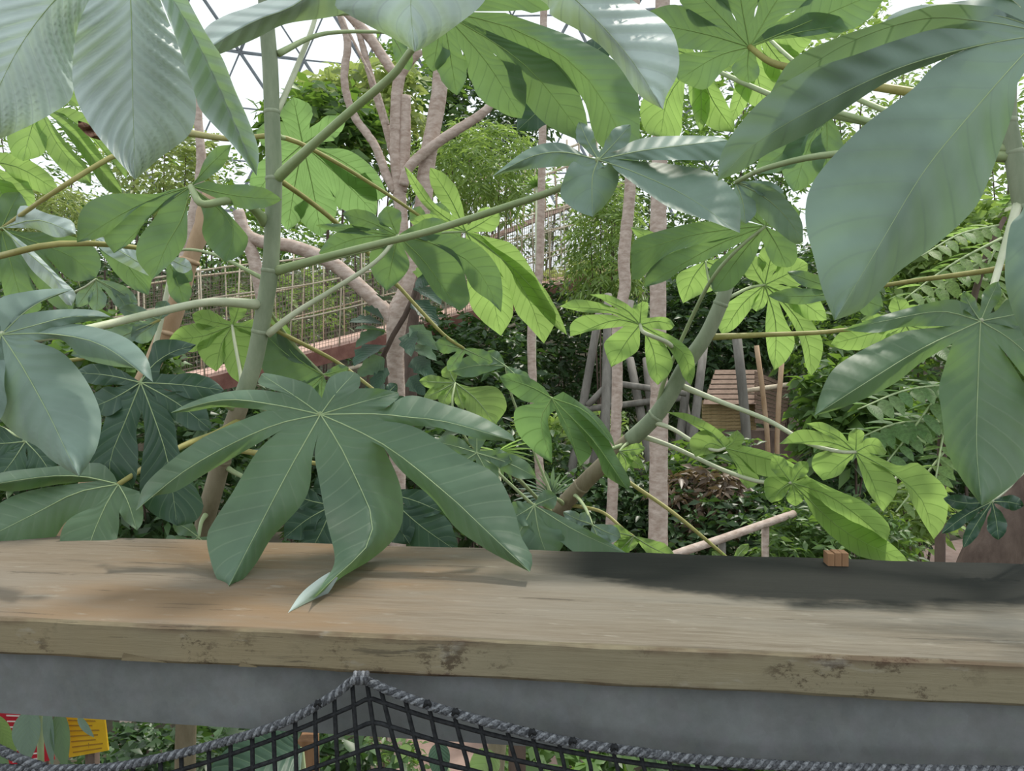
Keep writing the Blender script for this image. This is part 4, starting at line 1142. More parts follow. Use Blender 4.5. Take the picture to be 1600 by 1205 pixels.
leaf(TC, (1150, 285, 1.2), (0.1, .1), [dict(m=[(1190, 305), (1225, 335), (1255, 378)], fa=-.02, fb=.02, b=[(1158, 300), (1190, 340), (1240, 380)], a=[(1165, 283), (1210, 295), (1250, 340)]), (1225, 300, 12), (1165, 350, 20)], pet=[(1200, 262, 1.15), (1320, 240, 1.08), (1582, 245, 1.0)], mat='leaf_sky_sheen')
leaf(TC, (1330, 455, 1.3), (0.1, -.2), [(1200, 462, 13, -4), (1230, 425, 12), (1380, 480, 22)], pet=[(1420, 440, 1.2), (1560, 420, 1.05), (1612, 400, 1.0)], mat='leaf', vein='vein_dark', pmat='petiole_olive', pr=.004)
# small dark leaf near the plank's right end
Y_ = leaf(TC, (1550, 784, 0.84), (0, .1), [
    (1474, 779, 12, -5), (1471, 834, 11, 4), (1505, 856, 11, 2), (1560, 844, 16), (1600, 790, 12), (1520, 760, 8)],
    pet=[(1575, 762, .88), (1603, 735, .93), (1680, 690, 1.04)], mat='leaf_dark', pmat='petiole_pale', pr=.0026, sinus=.16, vr=.7)

# ------------------------------------------------------------------ the cecropia beyond the left edge
TD = empty('cecropia_tree', (-1.7, 1.9, 0.0), 'cecropia reaching in from the left edge on long olive petioles', 'tree')
stem(TD, [(-150, -100, 1.7, 12), (-165, 200, 1.7, 13), (-170, 420, 1.72, 14), (-200, 700, 1.8, 15)], 'stem', (), (-1.7, 1.9))
leaf(TD, (4, 356, 1.36), (0.1, 0.2), [
    dict(m=[(60, 344), (119, 366)], b=[(24, 345), (34, 321), (75, 334), (112, 345)], a=[(28, 356), (55, 358), (88, 371)], fold=.01),
    dict(m=[(40, 392), (85, 432), (112, 478)], b=[(18, 372), (48, 420), (82, 452), (104, 476)], a=[(24, 370), (52, 392), (92, 432), (118, 458)], fold=.01)],
    pet=[(-60, 380, 1.5), (-170, 420, 1.72)], mat='leaf_pale', rows=20, pleat=.001, pr=.003)
leaf(TA, (262, 402, 1.56), (0.1, 0.2), [dict(m=[(230, 415), (190, 394), (150, 374)], a=[(248, 398), (215, 386), (165, 371)], b=[(232, 431), (190, 411), (158, 390)], fold=.01), (300, 420, 12)],
    pet=[(290, 390, 1.5), (340, 400, 1.45), (420, 440, 1.38)], mat='leaf_pale', pr=.003)
leaf(TD, (2, 358, 1.42), (0.1, -0.3), [
    dict(m=[(60, 380), (110, 400), (150, 434)], b=[(28, 368), (70, 400), (95, 425), (120, 440)], a=[(30, 362), (90, 365), (140, 380), (158, 410)]),
    dict(m=[(50, 400), (85, 440), (112, 490)], b=[(20, 378), (45, 430), (80, 475)], a=[(28, 368), (70, 400), (108, 450), (116, 470)]),
    dict(m=[(22, 430), (40, 492)], b=[(0, 385), (2, 440), (18, 490)], a=[(20, 378), (45, 430), (65, 480)]), (-40, 470, 24), (-80, 400, 26), (-60, 310, 26), (30, 300, 24)],
    pet=[(85, 300, 1.3), (180, 242, 1.36), (260, 205, 1.45), (200, 120, 1.6), (-150, -40, 1.7)], mat='leaf', vein='vein_dark', pmat='petiole_olive', pr=.005, name='leaf')
leaf(TD, (-30, 250, 1.6), (0.1, -0.4), [
    dict(m=[(30, 262), (95, 302)], b=[(0, 258), (30, 285), (75, 305)], a=[(0, 238), (33, 244), (75, 270)]), dict(tip=(55, 322), w=22, bend=0), (20, 350, 26), (-90, 330, 30), (-60, 180, 30)],
    pet=[(-70, 220, 1.64), (-165, 200, 1.7)], mat='leaf_young', vein='vein_dark')
leaf(TD, (60, 165, 1.5), (0.1, -0.2), [
    dict(m=[(45, 215), (36, 252)], b=[(50, 180), (72, 205), (68, 240)], a=[(40, 175), (12, 205), (18, 240)]),
    dict(m=[(90, 225), (142, 287)], b=[(55, 195), (75, 240), (115, 280)], a=[(72, 180), (105, 225), (140, 265)], fa=-.04),
    dict(m=[(120, 215), (160, 268), (190, 302)], b=[(85, 185), (130, 245), (165, 296)], a=[(95, 178), (140, 215), (188, 290)], fold=-.02),
    dict(m=[(130, 200), (198, 280)], b=[(100, 178), (150, 225)], a=[(115, 170), (160, 195), (196, 250)]), (-20, 120, 40), (60, 60, 40), (150, 120, 34)],
    pet=[(20, 140, 1.55), (-80, 110, 1.62), (-160, 130, 1.7)], mat='leaf_young', vein='vein_dark', pmat='petiole_olive')
leaf(TD, (260, 402, 1.62), (0.1, -0.2), [
    dict(m=[(195, 400), (232, 461)], b=[(185, 385), (150, 375), (175, 420), (205, 450)], a=[(235, 400), (238, 430)]), dict(m=[(200, 395), (148, 378)], b=[(215, 405), (170, 400)], a=[(215, 385), (170, 380)]), (300, 440, 16), (290, 480, 18)],
    pet=[(213, 387, 1.34), (125, 380, 1.27), (63, 385, 1.27), (0, 400, 1.32), (-170, 440, 1.72)], mat='leaf', vein='vein_dark', pmat='petiole_olive', pr=.0052)
leaf(TD, (150, 436, 1.7), (0, -.2), [(205, 490, 13, -6), (150, 488, 15), (215, 475, 12), (120, 480, 12)], pet=[(120, 455, 1.7), (60, 470, 1.7), (-180, 520, 1.75)], mat='leaf_sky_sheen', pmat='petiole_pale', pr=.003)
leaf(TD, (250, 500, 1.6), (0, -.2), [(185, 482, 12), (205, 530, 18), (260, 470, 14), (110, 555, 20)], pet=[(195, 525, 1.62), (130, 560, 1.68), (-190, 600, 1.78)], mat='leaf_sky_sheen', pmat='petiole_olive', pr=.004)
leaf(TD, (40, 690, 1.5), (0, .2), [(0, 745, 30), (80, 740, 30), (-40, 690, 30), (30, 640, 24)], pet=[(-30, 660, 1.6), (-200, 640, 1.79)], mat='leaf_dark')
# a brown withered scrap caught among the left-hand leaves
V, Fc = [], []
for r in range(7):
    for c in range(4):
        x = 122 + r * 6.5; y = 193 + r * 4.2 + (c - 1.5) * (7 - abs(r - 2.5) * 1.6)
        V.append(P(x, y, 1.46 + .012 * math.sin(r * 1.7 + c * 2.1)))
for r in range(6):
    for c in range(3):
        q = r * 4 + c; Fc.append((q, q + 1, q + 5, q + 4))
w_ = mesh_obj('withered_scrap', V, Fc, 'dead', TD)

# ------------------------------------------------------------------ trees of the middle distance
def gnd(px, d):
    """Ground point below pixel column px at depth d."""
    x = (px - 800.0) / F * d
    return np.array([x, d, ground_height(x, d) - 0.05])


def trunk_tree(name, label, mat, branches, base, d, roots=True, cat='tree'):
    """branches: lists of (px, py, radius px[, depth]); the first one is carried down to the ground."""
    g = gnd(base, d)
    t = empty(name, g, label, cat)
    for i, br in enumerate(branches):
        pts = [P(q[0], q[1], q[3] if len(q) > 3 else d) for q in br]
        rad = [q[2] * (q[3] if len(q) > 3 else d) / F for q in br]
        if i == 0:
            a = pts[-1]; out = (pts[-1] - pts[-2]); out /= np.linalg.norm(out); L = np.linalg.norm(g - a); r0 = rad[-1]
            for q in (.1, .25, .5, 1.0):
                w = max(0.0, 1 - q * 2.2) * 0.6
                pts.append((a + (g - a) * q) * (1 - w) + (a + out * L * q) * w); rad.append(r0 * (1 + .25 * q))
        v, f = tube_geo(pts, rad, 12, n=9 * len(pts))
        rg = np.random.default_rng(i + int(abs(base)))
        v = v + rg.normal(size=v.shape) * 0.0015
        mesh_obj('trunk' if i == 0 else 'branch', v, f, mat, t, origin=pts[0])
    return t


FT = trunk_tree('forked_tree', 'smooth pinkish tree forking low with many bare upright branches', 'bark', [
    [(690, 96, 12), (684, 160, 12.5), (668, 250, 13), (661, 320, 13.5), (650, 400, 14), (636, 455, 15), (622, 490, 17), (618, 540, 14), (619, 620, 14), (619, 700, 14.5)],
    [(616, 500, 14), (602, 486, 12), (570, 455, 11), (520, 412, 11), (460, 386, 10.5), (410, 378, 10), (385, 365, 9.5), (372, 330, 9)],
    [(634, 450, 11), (630, 380, 10), (624, 300, 10), (618, 230, 9.5), (621, 140, 9), (632, 105, 9), (656, 78, 8)],
    [(628, 300, 8), (632, 240, 9), (634, 150, 8)],
    [(618, 300, 7), (603, 272, 7), (585, 226, 6.5), (552, 178, 6), (538, 125, 6), (543, 66, 6), (530, 20, 5)],
    [(612, 240, 5, 6.1), (605, 205, 6, 6.1), (590, 155, 6, 6.1), (575, 105, 5.5, 6.1), (563, 58, 5, 6.1), (548, 10, 5, 6.1)],
    [(620, 118, 7, 6.1), (608, 104, 7.5, 6.1), (583, 66, 8, 6.1), (555, 33, 8, 6.1), (525, 0, 8, 6.1)],
    [(630, 290, 8, 5.9), (642, 258, 8, 5.9), (688, 220, 8, 5.9), (750, 180, 7, 5.9), (779, 152, 5, 5.9)],
    [(607, 195, 2, 5.9), (590, 140, 2, 5.9), (560, 80, 2, 5.9), (530, 20, 2, 5.9)],
    [(385, 372, 9.5), (398, 410, 10), (410, 470, 10), (415, 520, 9)],
], 619, 6.0)

trunk_tree('slender_tree', 'thinnest pink-barked pole-like trunk right of the forked tree', 'bark', [
    [(850, -40, 5.5), (848, 180, 6), (846, 300, 6), (842, 430, 6.5), (831, 500, 6.5), (832, 590, 6.8), (841, 710, 7), (848, 790, 7)]], 850, 7.0)
trunk_tree('slender_tree', 'middle pink-barked trunk with a slight kink beside the bamboo trestle', 'bark', [
    [(992, -40, 8), (988, 180, 8.5), (984, 300, 9), (975, 400, 9.5), (976, 450, 9), (965, 513, 9), (964, 620, 8.5), (958, 750, 8.5), (955, 820, 9)]], 954, 6.0)
trunk_tree('slender_tree', 'straight thick grey-pink trunk behind the slanting cecropia stem', 'bark', [
    [(1036, -40, 11), (1032, 200, 12), (1029, 310, 12.5), (1028, 500, 13), (1030, 620, 14), (1029, 730, 14.5), (1028, 866, 15.5)]], 1028, 5.0)
trunk_tree('slender_tree', 'pale pink stem crossing behind the leaf at upper left', 'bark', [
    [(306, 60, 6), (310, 190, 6.5), (314, 260, 7), (296, 360, 7), (268, 480, 7), (235, 600, 7)]], 180, 5.2)
st = trunk_tree('jointed_stalk', 'thick tan jointed stalk leaning behind the left leaves', 'bark_tan', [
    [(330, 300, 12.5), (313, 363, 13), (294, 413, 13), (277, 475, 13.5), (258, 525, 14), (222, 600, 14), (170, 700, 14), (100, 830, 15)]], -60, 2.4, cat='stalk')
for x, y in ((296, 408), (281, 463), (262, 520)):
    c = P(x, y, 2.4); t = P(x - 14, y + 42, 2.4) - c; t /= np.linalg.norm(t)
    v, f = tube_geo([c - t * .008, c - t * .003, c + t * .003, c + t * .008], [.026, .032, .032, .026], 14, n=8)
    mesh_obj('joint_ring', v, f, 'bark_tan', st, origin=c)
tw = ptube('twig', [(272, 407, 2.3, 3.6), (262, 450, 2.3, 3.8), (252, 500, 2.3, 4.2), (238, 560, 2.3, 4.4)], 'petiole_pale', st)
trunk_tree('stout_tree', 'dark stout leaning trunk beside the pink path', 'bark_dark', [
    [(1690, 560, 34), (1640, 690, 35), (1595, 790, 37), (1553, 862, 40)]], 1400, 4.2)
trunk_tree('broad_tree', 'dark brown trunk close behind the forked tree', 'bark_dark', [
    [(655, 380, 10), (646, 470, 10), (642, 560, 11), (640, 680, 11)]], 640, 7.4)

# ------------------------------------------------------------------ suspended walkway with netted sides
A0, A1 = P(190, 612, 8.6), P(930, 418, 13.5)
br = empty('rope_bridge', (A0 + A1) / 2, 'netted rope bridge with pink deck climbing through the trees', 'bridge')
bd = A1 - A0; BL = np.linalg.norm(bd); bd /= BL
bs = np.cross(bd, np.array([0, 0, 1.0])); bs /= np.linalg.norm(bs)          # towards the viewer's right
if bs[1] > 0: bs = -bs
WB = 0.55


def bp_(s, side, h):
    sag = -0.10 * math.sin(math.pi * s / BL)
    return A0 + bd * s + bs * WB * side + np.array([0, 0, h + sag])


nb_ = 30
for k in range(nb_):
    s0, s1 = BL * k / nb_, BL * (k + 1) / nb_ - 0.012
    c = (bp_(s0, 0, 0) + bp_(s1, 0, 0)) / 2
    box('deck_board', c, bd * (s1 - s0) / 2, bs * WB, np.array([0, 0, 0.02]), 'deck', br)
for side in (-1, 1):
    pts = [bp_(BL * k / 6, side, -0.11) for k in range(7)]
    V, Fc = [], []
    for p in pts:
        for t, h in ((-.03, -.09), (.03, -.09), (.03, .09), (-.03, .09)):
            V.append(p + bs * t + np.array([0, 0, h]))
    for k in range(6):
        for q in range(4):
            q2 = (q + 1) % 4
            Fc.append((k * 4 + q, k * 4 + q2, (k + 1) * 4 + q2, (k + 1) * 4 + q))
    mesh_obj('edge_beam', V, Fc, 'deck_edge', br, smooth=False)
    for h in (0.45, 0.85, 1.18):
        tube('rail', [bp_(BL * k / 8, side, h + 0.02 * math.sin(k * 2.1)) for k in range(9)], 0.012, 'bamboo_light', br, sides=6, n=24)
    for k in range(23):
        s = BL * (k + 0.2) / 23
        tube('post', [bp_(s, side, -0.12), bp_(s + RNG.uniform(-.08, .08), side, 1.25)], 0.010, 'bamboo_light', br, sides=5, n=2)
    V, Fc = [], []
    for k in range(190):
        s = BL * k / 190
        v, f = tube_geo([bp_(s, side, 0), bp_(s, side, 1.18)], [.0028, .0028], 3, n=2, close=False)
        Fc += [tuple(len(V) + i for i in q) for q in f]; V += list(v)
    for h in np.arange(0.06, 1.18, 0.062):
        v, f = tube_geo([bp_(BL * k / 10, side, h) for k in range(11)], [.0028] * 11, 3, n=11, close=False)
        Fc += [tuple(len(V) + i for i in q) for q in f]; V += list(v)
    o = mesh_obj('netting', V, Fc, 'wire', br); o['kind'] = 'stuff'
tube('brace', [bp_(2.2, 1, -.34), bp_(5.5, 1, -.42)], .03, 'bamboo_light', br, sides=8, n=4)
tube('brace', [bp_(5.9, 1, -.40), bp_(9.0, 1, -.30)], .03, 'bamboo_light', br, sides=8, n=4)

# a second, higher walkway railing between the trunks
h0, h1 = P(690, 400, 15.5), P(960, 290, 18.0)
hb = empty('upper_bridge', (h0 + h1) / 2, 'higher bamboo railed walkway crossing behind the two thin trunks', 'bridge')
hd_ = h1 - h0
box('deck', (h0 + h1) / 2 + np.array([0, 0, -.05]), hd_ / 2, np.array([-.2, .5, 0]), np.array([0, 0, .05]), 'deck', hb)
for h in (0.5, 0.9, 1.3):
    tube('rail', [h0 + [0, 0, h], (h0 + h1) / 2 + [0, 0, h - .05], h1 + [0, 0, h]], .03, 'bamboo_light', hb, sides=6, n=8)
for k in range(15):
    p = h0 + hd_ * (k + .5) / 15
    tube('post', [p, p + np.array([RNG.uniform(-.1, .1), 0, 1.45])], .022, 'bamboo_light', hb, sides=5, n=2)

# ------------------------------------------------------------------ grey bamboo trestle below the bridge's far end
def pole(pp, mat='bamboo', name='bamboo_pole', parent=None):
    o = ptube(name, pp, mat, parent, sides=10, n=8)
    return o


tre = empty('bamboo_trestle', gnd(950, 8.0), 'grey bamboo trestle of leaning poles in front of dark shrubs', 'trestle')
for a, b in (((936, 490), (908, 650)), ((985, 470), (935, 690)), ((950, 460), (948, 560)), ((1078, 560), (1062, 690)), ((1066, 612), (1080, 690)), ((1100, 540), (1088, 640)),
             ((895, 715), (878, 790)), ((922, 712), (896, 800)), ((984, 560), (1000, 640)), ((1010, 560), (1018, 650))):
    g = np.array([0, 0, 0])
    p0, p1 = P(a[0], a[1], 8.0), P(b[0], b[1], 7.8)
    t = (p1 - p0) / (p1 - p0)[2]
    q = p1 + t * (-0.05 - p1[2]) if abs(t[0]) < 0.6 else p1
    tube('pole', [p0, p1, q], [.042, .045, .048], 'bamboo', tre, sides=10, n=8)
for a, b in (((918, 634), (955, 596)), ((912, 640), (1062, 622)), ((968, 600), (1072, 615))):
    tube('crossbar', [P(a[0], a[1], 7.75), P(b[0], b[1], 7.75)], .034, 'bamboo', tre, sides=10, n=4)

# ------------------------------------------------------------------ shingled hut
hut = empty('garden_hut', gnd(1165, 10.0), 'small brown shingled hut with a yellow cane wall', 'hut')
for k in range(9):
    y = 628 + k * 5.6
    c = P(1139, y, 9.6)
    box('cane_slat', c, RIGHT * 0.335, FWD * .02, np.array([0, 0, .0205]), 'cane', hut)
ridge0, ridge1 = P(1118, 578, 10.2), P(1190, 578, 10.4)
e0, e1 = P(1098, 632, 9.4), P(1180, 632, 9.4)
for k in range(7):
    a, b = k / 7, (k + 1) / 7 - .01
    q = [ridge0 + (e0 - ridge0) * a, ridge1 + (e1 - ridge1) * a, ridge1 + (e1 - ridge1) * b - FWD * .03, ridge0 + (e0 - ridge0) * b - FWD * .03]
    q2 = [x + FWD * .03 for x in q]
    mesh_obj('roof_shingle', q + q2, [(0, 1, 2, 3), (7, 6, 5, 4), (0, 4, 5, 1), (1, 5, 6, 2), (2, 6, 7, 3), (3, 7, 4, 0)], 'thatch', hut, smooth=False)
f0, f1 = P(1236, 604, 10.0), P(1226, 668, 9.8)
for k in range(11):
    a, b = k / 11, (k + 1) / 11 - .012
    top0, top1 = ridge1 + (e1 - ridge1) * a, ridge1 + (e1 - ridge1) * b
    l0 = P(1180, 580, 9.5) + (P(1180, 662, 9.35) - P(1180, 580, 9.5)) * a
    l1 = P(1180, 580, 9.5) + (P(1180, 662, 9.35) - P(1180, 580, 9.5)) * b
    r0, r1 = f0 + (f1 - f0) * a, f0 + (f1 - f0) * b
    q = [l0, r0, r1, l1]; q2 = [x + FWD * .03 for x in q]
    mesh_obj('wall_board', q + q2, [(0, 1, 2, 3), (7, 6, 5, 4), (0, 4, 5, 1), (1, 5, 6, 2), (2, 6, 7, 3), (3, 7, 4, 0)], 'thatch', hut, smooth=False)
box('plinth', P(1165, 720, 9.75), RIGHT * .5, FWD * .3, np.array([0, 0, .40]), 'bark_dark', hut)
tube('eave_pole', [P(1165, 611, 9.2), P(1240, 600, 9.6)], .03, 'bamboo_light', hut, n=4)
for x0, y0, x1, y1, d in ((1151, 525, 1167, 700, 8.6), (1182, 540, 1200, 700, 8.9), (1222, 560, 1214, 700, 8.9)):
    tp = empty('garden_pole', gnd(x1, d), {1151: 'grey pole leaning in front of the hut', 1182: 'thin brown pole at the corner of the hut', 1222: 'thin pale pole at the far corner of the hut'}[x0], 'pole')
    tube('shaft', [P(x0, y0, d), P(x1, y1, d), gnd(x1 + 6, d)], [.055 if x0 == 1151 else .03] * 3, 'bamboo' if x0 == 1151 else 'bark_tan', tp, n=8)

# bamboo handrail by the path
hr = empty('bamboo_handrail', gnd(1150, 5.2), 'pale bamboo handrail slanting behind the plank', 'handrail')
tube('rail', [P(1030, 877, 4.9), P(1062, 864, 4.9), P(1128, 842, 5.1), P(1240, 803, 5.5)], .028, 'bark', hr, sides=12, n=16)
for x, y, d in ((1128, 842, 5.1), (1196, 819, 5.34)):
    tube('post', [P(x, y, d + .04), gnd(x, d + .04)], .026, 'bark' if x > 1150 else 'bamboo', hr, sides=10, n=4)

# ------------------------------------------------------------------ background planting
def bush(name, label, px, py, d, rx, ry, mat, leaf_px, n, per=8, aspect=.45, droop=.3, seed=1, twig_px=40, depth=None, cat='shrub', group=None, stems=4, shell=.35, up=.6, smat='bark_dark'):
    c = P(px, py, d)
    g = gnd(px, d)
    k = d / F
    o = empty(name, g, label, cat, group)
    foliage('foliage', o, c, (rx * k, (depth or rx) * k * .7, ry * k), n, per, leaf_px * k, aspect, mat, droop, twig_px * k, seed, up, shell)
    rg = random.Random(seed)
    for i in range(stems):
        a = c + np.array([rg.uniform(-.6, .6) * rx * k, rg.uniform(-.3, .3) * rx * k, rg.uniform(-.1, .6) * ry * k])
        b = g + np.array([rg.uniform(-.12, .12), rg.uniform(-.1, .1), 0])
        m = (a + b) / 2 + np.array([rg.uniform(-.1, .1), 0, .1])
        r = max(.008, 1.6 * k)
        tube('stem', [a, m, b], [r * .5, r, r * 1.3], smat, o, sides=6, n=8)
    return o


B = bush
# far canopy against the roof
B('canopy_tree', 'yellow-green tree crown below the roof struts', 570, 160, 15, 82, 56, 'fol_yellow', 24, 160, 7, .42, seed=21, cat='tree')
B('canopy_tree', 'broad-leaved green crown left of the forked branches', 505, 220, 14, 80, 70, 'fol_mid', 26, 200, 7, .5, seed=22, cat='tree')
B('canopy_tree', 'dark crown seen between the forked tree branches', 650, 190, 17, 75, 130, 'fol_mid', 17, 230, 8, .4, seed=23, cat='tree')
B('canopy_tree', 'tall dark tree under the top centre leaves', 770, 170, 18, 85, 95, 'fol_dark', 15, 330, 8, .4, seed=24, cat='tree')
B('bamboo_clump', 'feathery pale green bamboo right of the forked tree', 745, 262, 11, 92, 62, 'fol_light', 17, 420, 9, .18, droop=.6, seed=25, cat='bamboo')
B('canopy_tree', 'green crown above the higher walkway', 820, 330, 19, 90, 70, 'fol_mid', 13, 130, 8, .35, seed=26, cat='tree')
B('bamboo_clump', 'dense narrow-leaved bamboo left of the kinked trunk', 948, 385, 10.5, 48, 100, 'fol_light', 14, 440, 9, .22, droop=.7, seed=27, cat='bamboo')
B('canopy_tree', 'dark crown behind the kinked trunk', 1020, 300, 18, 90, 120, 'fol_mid', 13, 420, 8, .35, seed=28, cat='tree')
B('canopy_tree', 'speckled crown behind the top right leaves', 1150, 200, 20, 150, 110, 'fol_mid', 14, 420, 8, .4, seed=29, cat='tree')
B('canopy_tree', 'thin bright crown behind the huge blue-green leaf', 1330, 130, 20, 160, 110, 'fol_light', 14, 360, 8, .4, seed=30, cat='tree')
B('canopy_tree', 'sparse yellowish crown left of the jointed stem', 255, 250, 14, 70, 62, 'fol_yellow', 13, 240, 8, .4, seed=31, cat='tree')
B('canopy_tree', 'dark feathery crown behind the left edge leaves', 60, 270, 16, 120, 110, 'fol_mid', 12, 230, 9, .3, seed=32, cat='tree')
B('canopy_tree', 'green tree behind the tan jointed stalk', 330, 340, 17, 130, 100, 'fol_mid', 13, 230, 8, .4, seed=33, cat='tree')
B('canopy_tree', 'grey-green tree behind the netted bridge', 470, 430, 18, 130, 90, 'fol_mid', 12, 260, 8, .4, seed=34, cat='tree')
B('canopy_tree', 'dark tree behind the low left leaves', 140, 430, 15, 170, 100, 'fol_dark', 13, 420, 8, .4, seed=35, cat='tree')
B('canopy_tree', 'yellow-leaved palm crown at the left', 75, 330, 11, 60, 46, 'fol_yellow', 22, 160, 9, .14, droop=.8, seed=36, cat='palm')
# understorey
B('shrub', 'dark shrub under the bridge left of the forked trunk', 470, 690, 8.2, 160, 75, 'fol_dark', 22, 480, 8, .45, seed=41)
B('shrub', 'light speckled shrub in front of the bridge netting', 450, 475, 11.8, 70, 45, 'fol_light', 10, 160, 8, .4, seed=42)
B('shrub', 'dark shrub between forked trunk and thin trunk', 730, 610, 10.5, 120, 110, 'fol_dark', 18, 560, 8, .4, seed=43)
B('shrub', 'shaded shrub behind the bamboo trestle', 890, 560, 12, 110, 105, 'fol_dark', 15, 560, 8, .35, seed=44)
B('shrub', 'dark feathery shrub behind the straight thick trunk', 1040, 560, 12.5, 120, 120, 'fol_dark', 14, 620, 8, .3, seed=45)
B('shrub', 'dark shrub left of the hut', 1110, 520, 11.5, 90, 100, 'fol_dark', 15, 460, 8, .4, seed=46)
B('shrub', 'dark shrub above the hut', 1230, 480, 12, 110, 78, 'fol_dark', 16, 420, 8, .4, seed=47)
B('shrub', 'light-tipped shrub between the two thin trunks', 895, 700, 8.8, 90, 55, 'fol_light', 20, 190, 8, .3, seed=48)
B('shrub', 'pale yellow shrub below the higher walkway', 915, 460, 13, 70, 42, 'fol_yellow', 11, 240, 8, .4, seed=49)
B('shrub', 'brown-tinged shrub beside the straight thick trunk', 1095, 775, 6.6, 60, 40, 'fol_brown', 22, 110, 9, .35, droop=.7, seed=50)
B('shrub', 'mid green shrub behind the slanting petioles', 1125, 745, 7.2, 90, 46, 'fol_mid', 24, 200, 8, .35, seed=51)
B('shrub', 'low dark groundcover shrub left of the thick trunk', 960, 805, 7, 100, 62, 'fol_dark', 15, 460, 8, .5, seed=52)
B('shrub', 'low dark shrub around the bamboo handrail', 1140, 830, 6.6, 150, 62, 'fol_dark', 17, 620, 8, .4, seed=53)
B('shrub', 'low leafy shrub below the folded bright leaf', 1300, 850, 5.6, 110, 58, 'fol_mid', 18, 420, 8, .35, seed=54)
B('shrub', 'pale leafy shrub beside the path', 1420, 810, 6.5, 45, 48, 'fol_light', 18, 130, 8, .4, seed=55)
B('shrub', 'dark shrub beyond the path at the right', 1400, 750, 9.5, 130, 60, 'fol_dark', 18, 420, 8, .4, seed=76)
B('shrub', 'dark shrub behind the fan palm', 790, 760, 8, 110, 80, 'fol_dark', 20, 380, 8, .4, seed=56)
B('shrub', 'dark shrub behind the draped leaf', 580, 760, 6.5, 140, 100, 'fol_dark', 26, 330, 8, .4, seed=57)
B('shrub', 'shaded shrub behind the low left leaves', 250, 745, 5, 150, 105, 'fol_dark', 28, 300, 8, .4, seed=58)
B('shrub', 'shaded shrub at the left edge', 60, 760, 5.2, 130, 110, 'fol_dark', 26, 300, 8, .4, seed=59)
B('shrub', 'dark glossy shrub below the tan stalk', 190, 570, 6, 70, 60, 'fol_mid', 26, 120, 7, .5, seed=60)
B('shrub', 'grey-green shrub right of the hut', 1335, 640, 6.2, 72, 70, 'fol_mid', 30, 150, 7, .5, seed=61)
B('shrub', 'bright shrub behind the right edge stem', 1520, 390, 9, 110, 70, 'fol_light', 22, 330, 8, .5, seed=62)
B('shrub', 'dark tree behind the right edge leaves', 1430, 560, 10, 190, 150, 'fol_mid', 22, 620, 8, .4, seed=63)
B('canopy_tree', 'pale thin crown in the upper right corner', 1560, 260, 16, 140, 110, 'fol_light', 16, 330, 8, .4, seed=64, cat='tree')
# seen through the net under the rail
B('shrub', 'small-leaved plant below the beam beside the signs', 240, 1190, 1.9, 110, 34, 'fol_dark', 22, 150, 7, .5, seed=71, stems=3)
B('shrub', 'dark low plant under the net', 380, 1212, 2.6, 220, 50, 'fol_dark', 34, 190, 8, .5, seed=72, stems=3)
B('shrub', 'variegated low shrub under the middle of the net', 590, 1200, 3.4, 70, 30, 'fol_mid', 18, 60, 8, .4, seed=73, stems=3)
B('shrub', 'low shrub under the right half of the net', 870, 1212, 2.8, 110, 34, 'fol_mid', 40, 60, 7, .5, seed=74, stems=3)
B('shrub', 'low shrub under the right end of the net', 1180, 1240, 2.8, 200, 46, 'fol_dark', 34, 110, 8, .5, seed=75, stems=3)

# ground plants that fill the slope behind everything
hill = bpy.data.objects.new('hillside_planting', None)
COL.objects.link(hill); hill['_org'] = [0.0, 24.0, 4.0]; hill.location = (0, 24, 4)
tag(hill, 'dense planting over the far slope below the roof', 'planting', kind='stuff')
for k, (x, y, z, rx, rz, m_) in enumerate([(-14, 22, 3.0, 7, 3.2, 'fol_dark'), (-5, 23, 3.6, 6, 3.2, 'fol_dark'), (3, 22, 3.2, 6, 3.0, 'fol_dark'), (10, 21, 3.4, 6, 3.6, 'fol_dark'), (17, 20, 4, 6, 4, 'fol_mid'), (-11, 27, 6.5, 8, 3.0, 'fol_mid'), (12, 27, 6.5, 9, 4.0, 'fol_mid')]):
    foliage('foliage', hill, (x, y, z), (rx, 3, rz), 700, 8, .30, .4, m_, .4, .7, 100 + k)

# ------------------------------------------------------------------ large single leaves
def blade(name, base, tip, w, mat, parent, fold=.12, sag=.12, up=(0, -.3, 1), n=7, slits=False, vein='vein'):
    """One ovate leaf blade from base to tip (world points), half-width w."""
    base, tip = np.asarray(base, float), np.asarray(tip, float)
    ax = tip - base; L = np.linalg.norm(ax); ax = ax / L
    lat = np.cross(ax, np.asarray(up, float)); lat /= max(np.linalg.norm(lat), 1e-6)
    nn = np.cross(lat, ax)
    V, Fc, UV = [], [], []
    for r in range(n + 1):
        u = r / n
        ww = w * (math.sin(math.pi * min(1, u ** .8 * .98 + .02)) ** .8)
        if slits and r % 2 == 1: ww *= .72
        for v in (-1, -.5, 0, .5, 1):
            p = base + ax * L * u + lat * ww * v + nn * (abs(v) * ww * fold * 3 - sag * L * u * u)
            V.append(p); UV.append((u * 9 - abs(v) * 3, v))
    for r in range(n):
        for c in range(4):
            q = r * 5 + c
            Fc.append((q, q + 1, q + 6, q + 5))
    return mesh_obj(name, V, Fc, mat, parent, UV, origin=base)


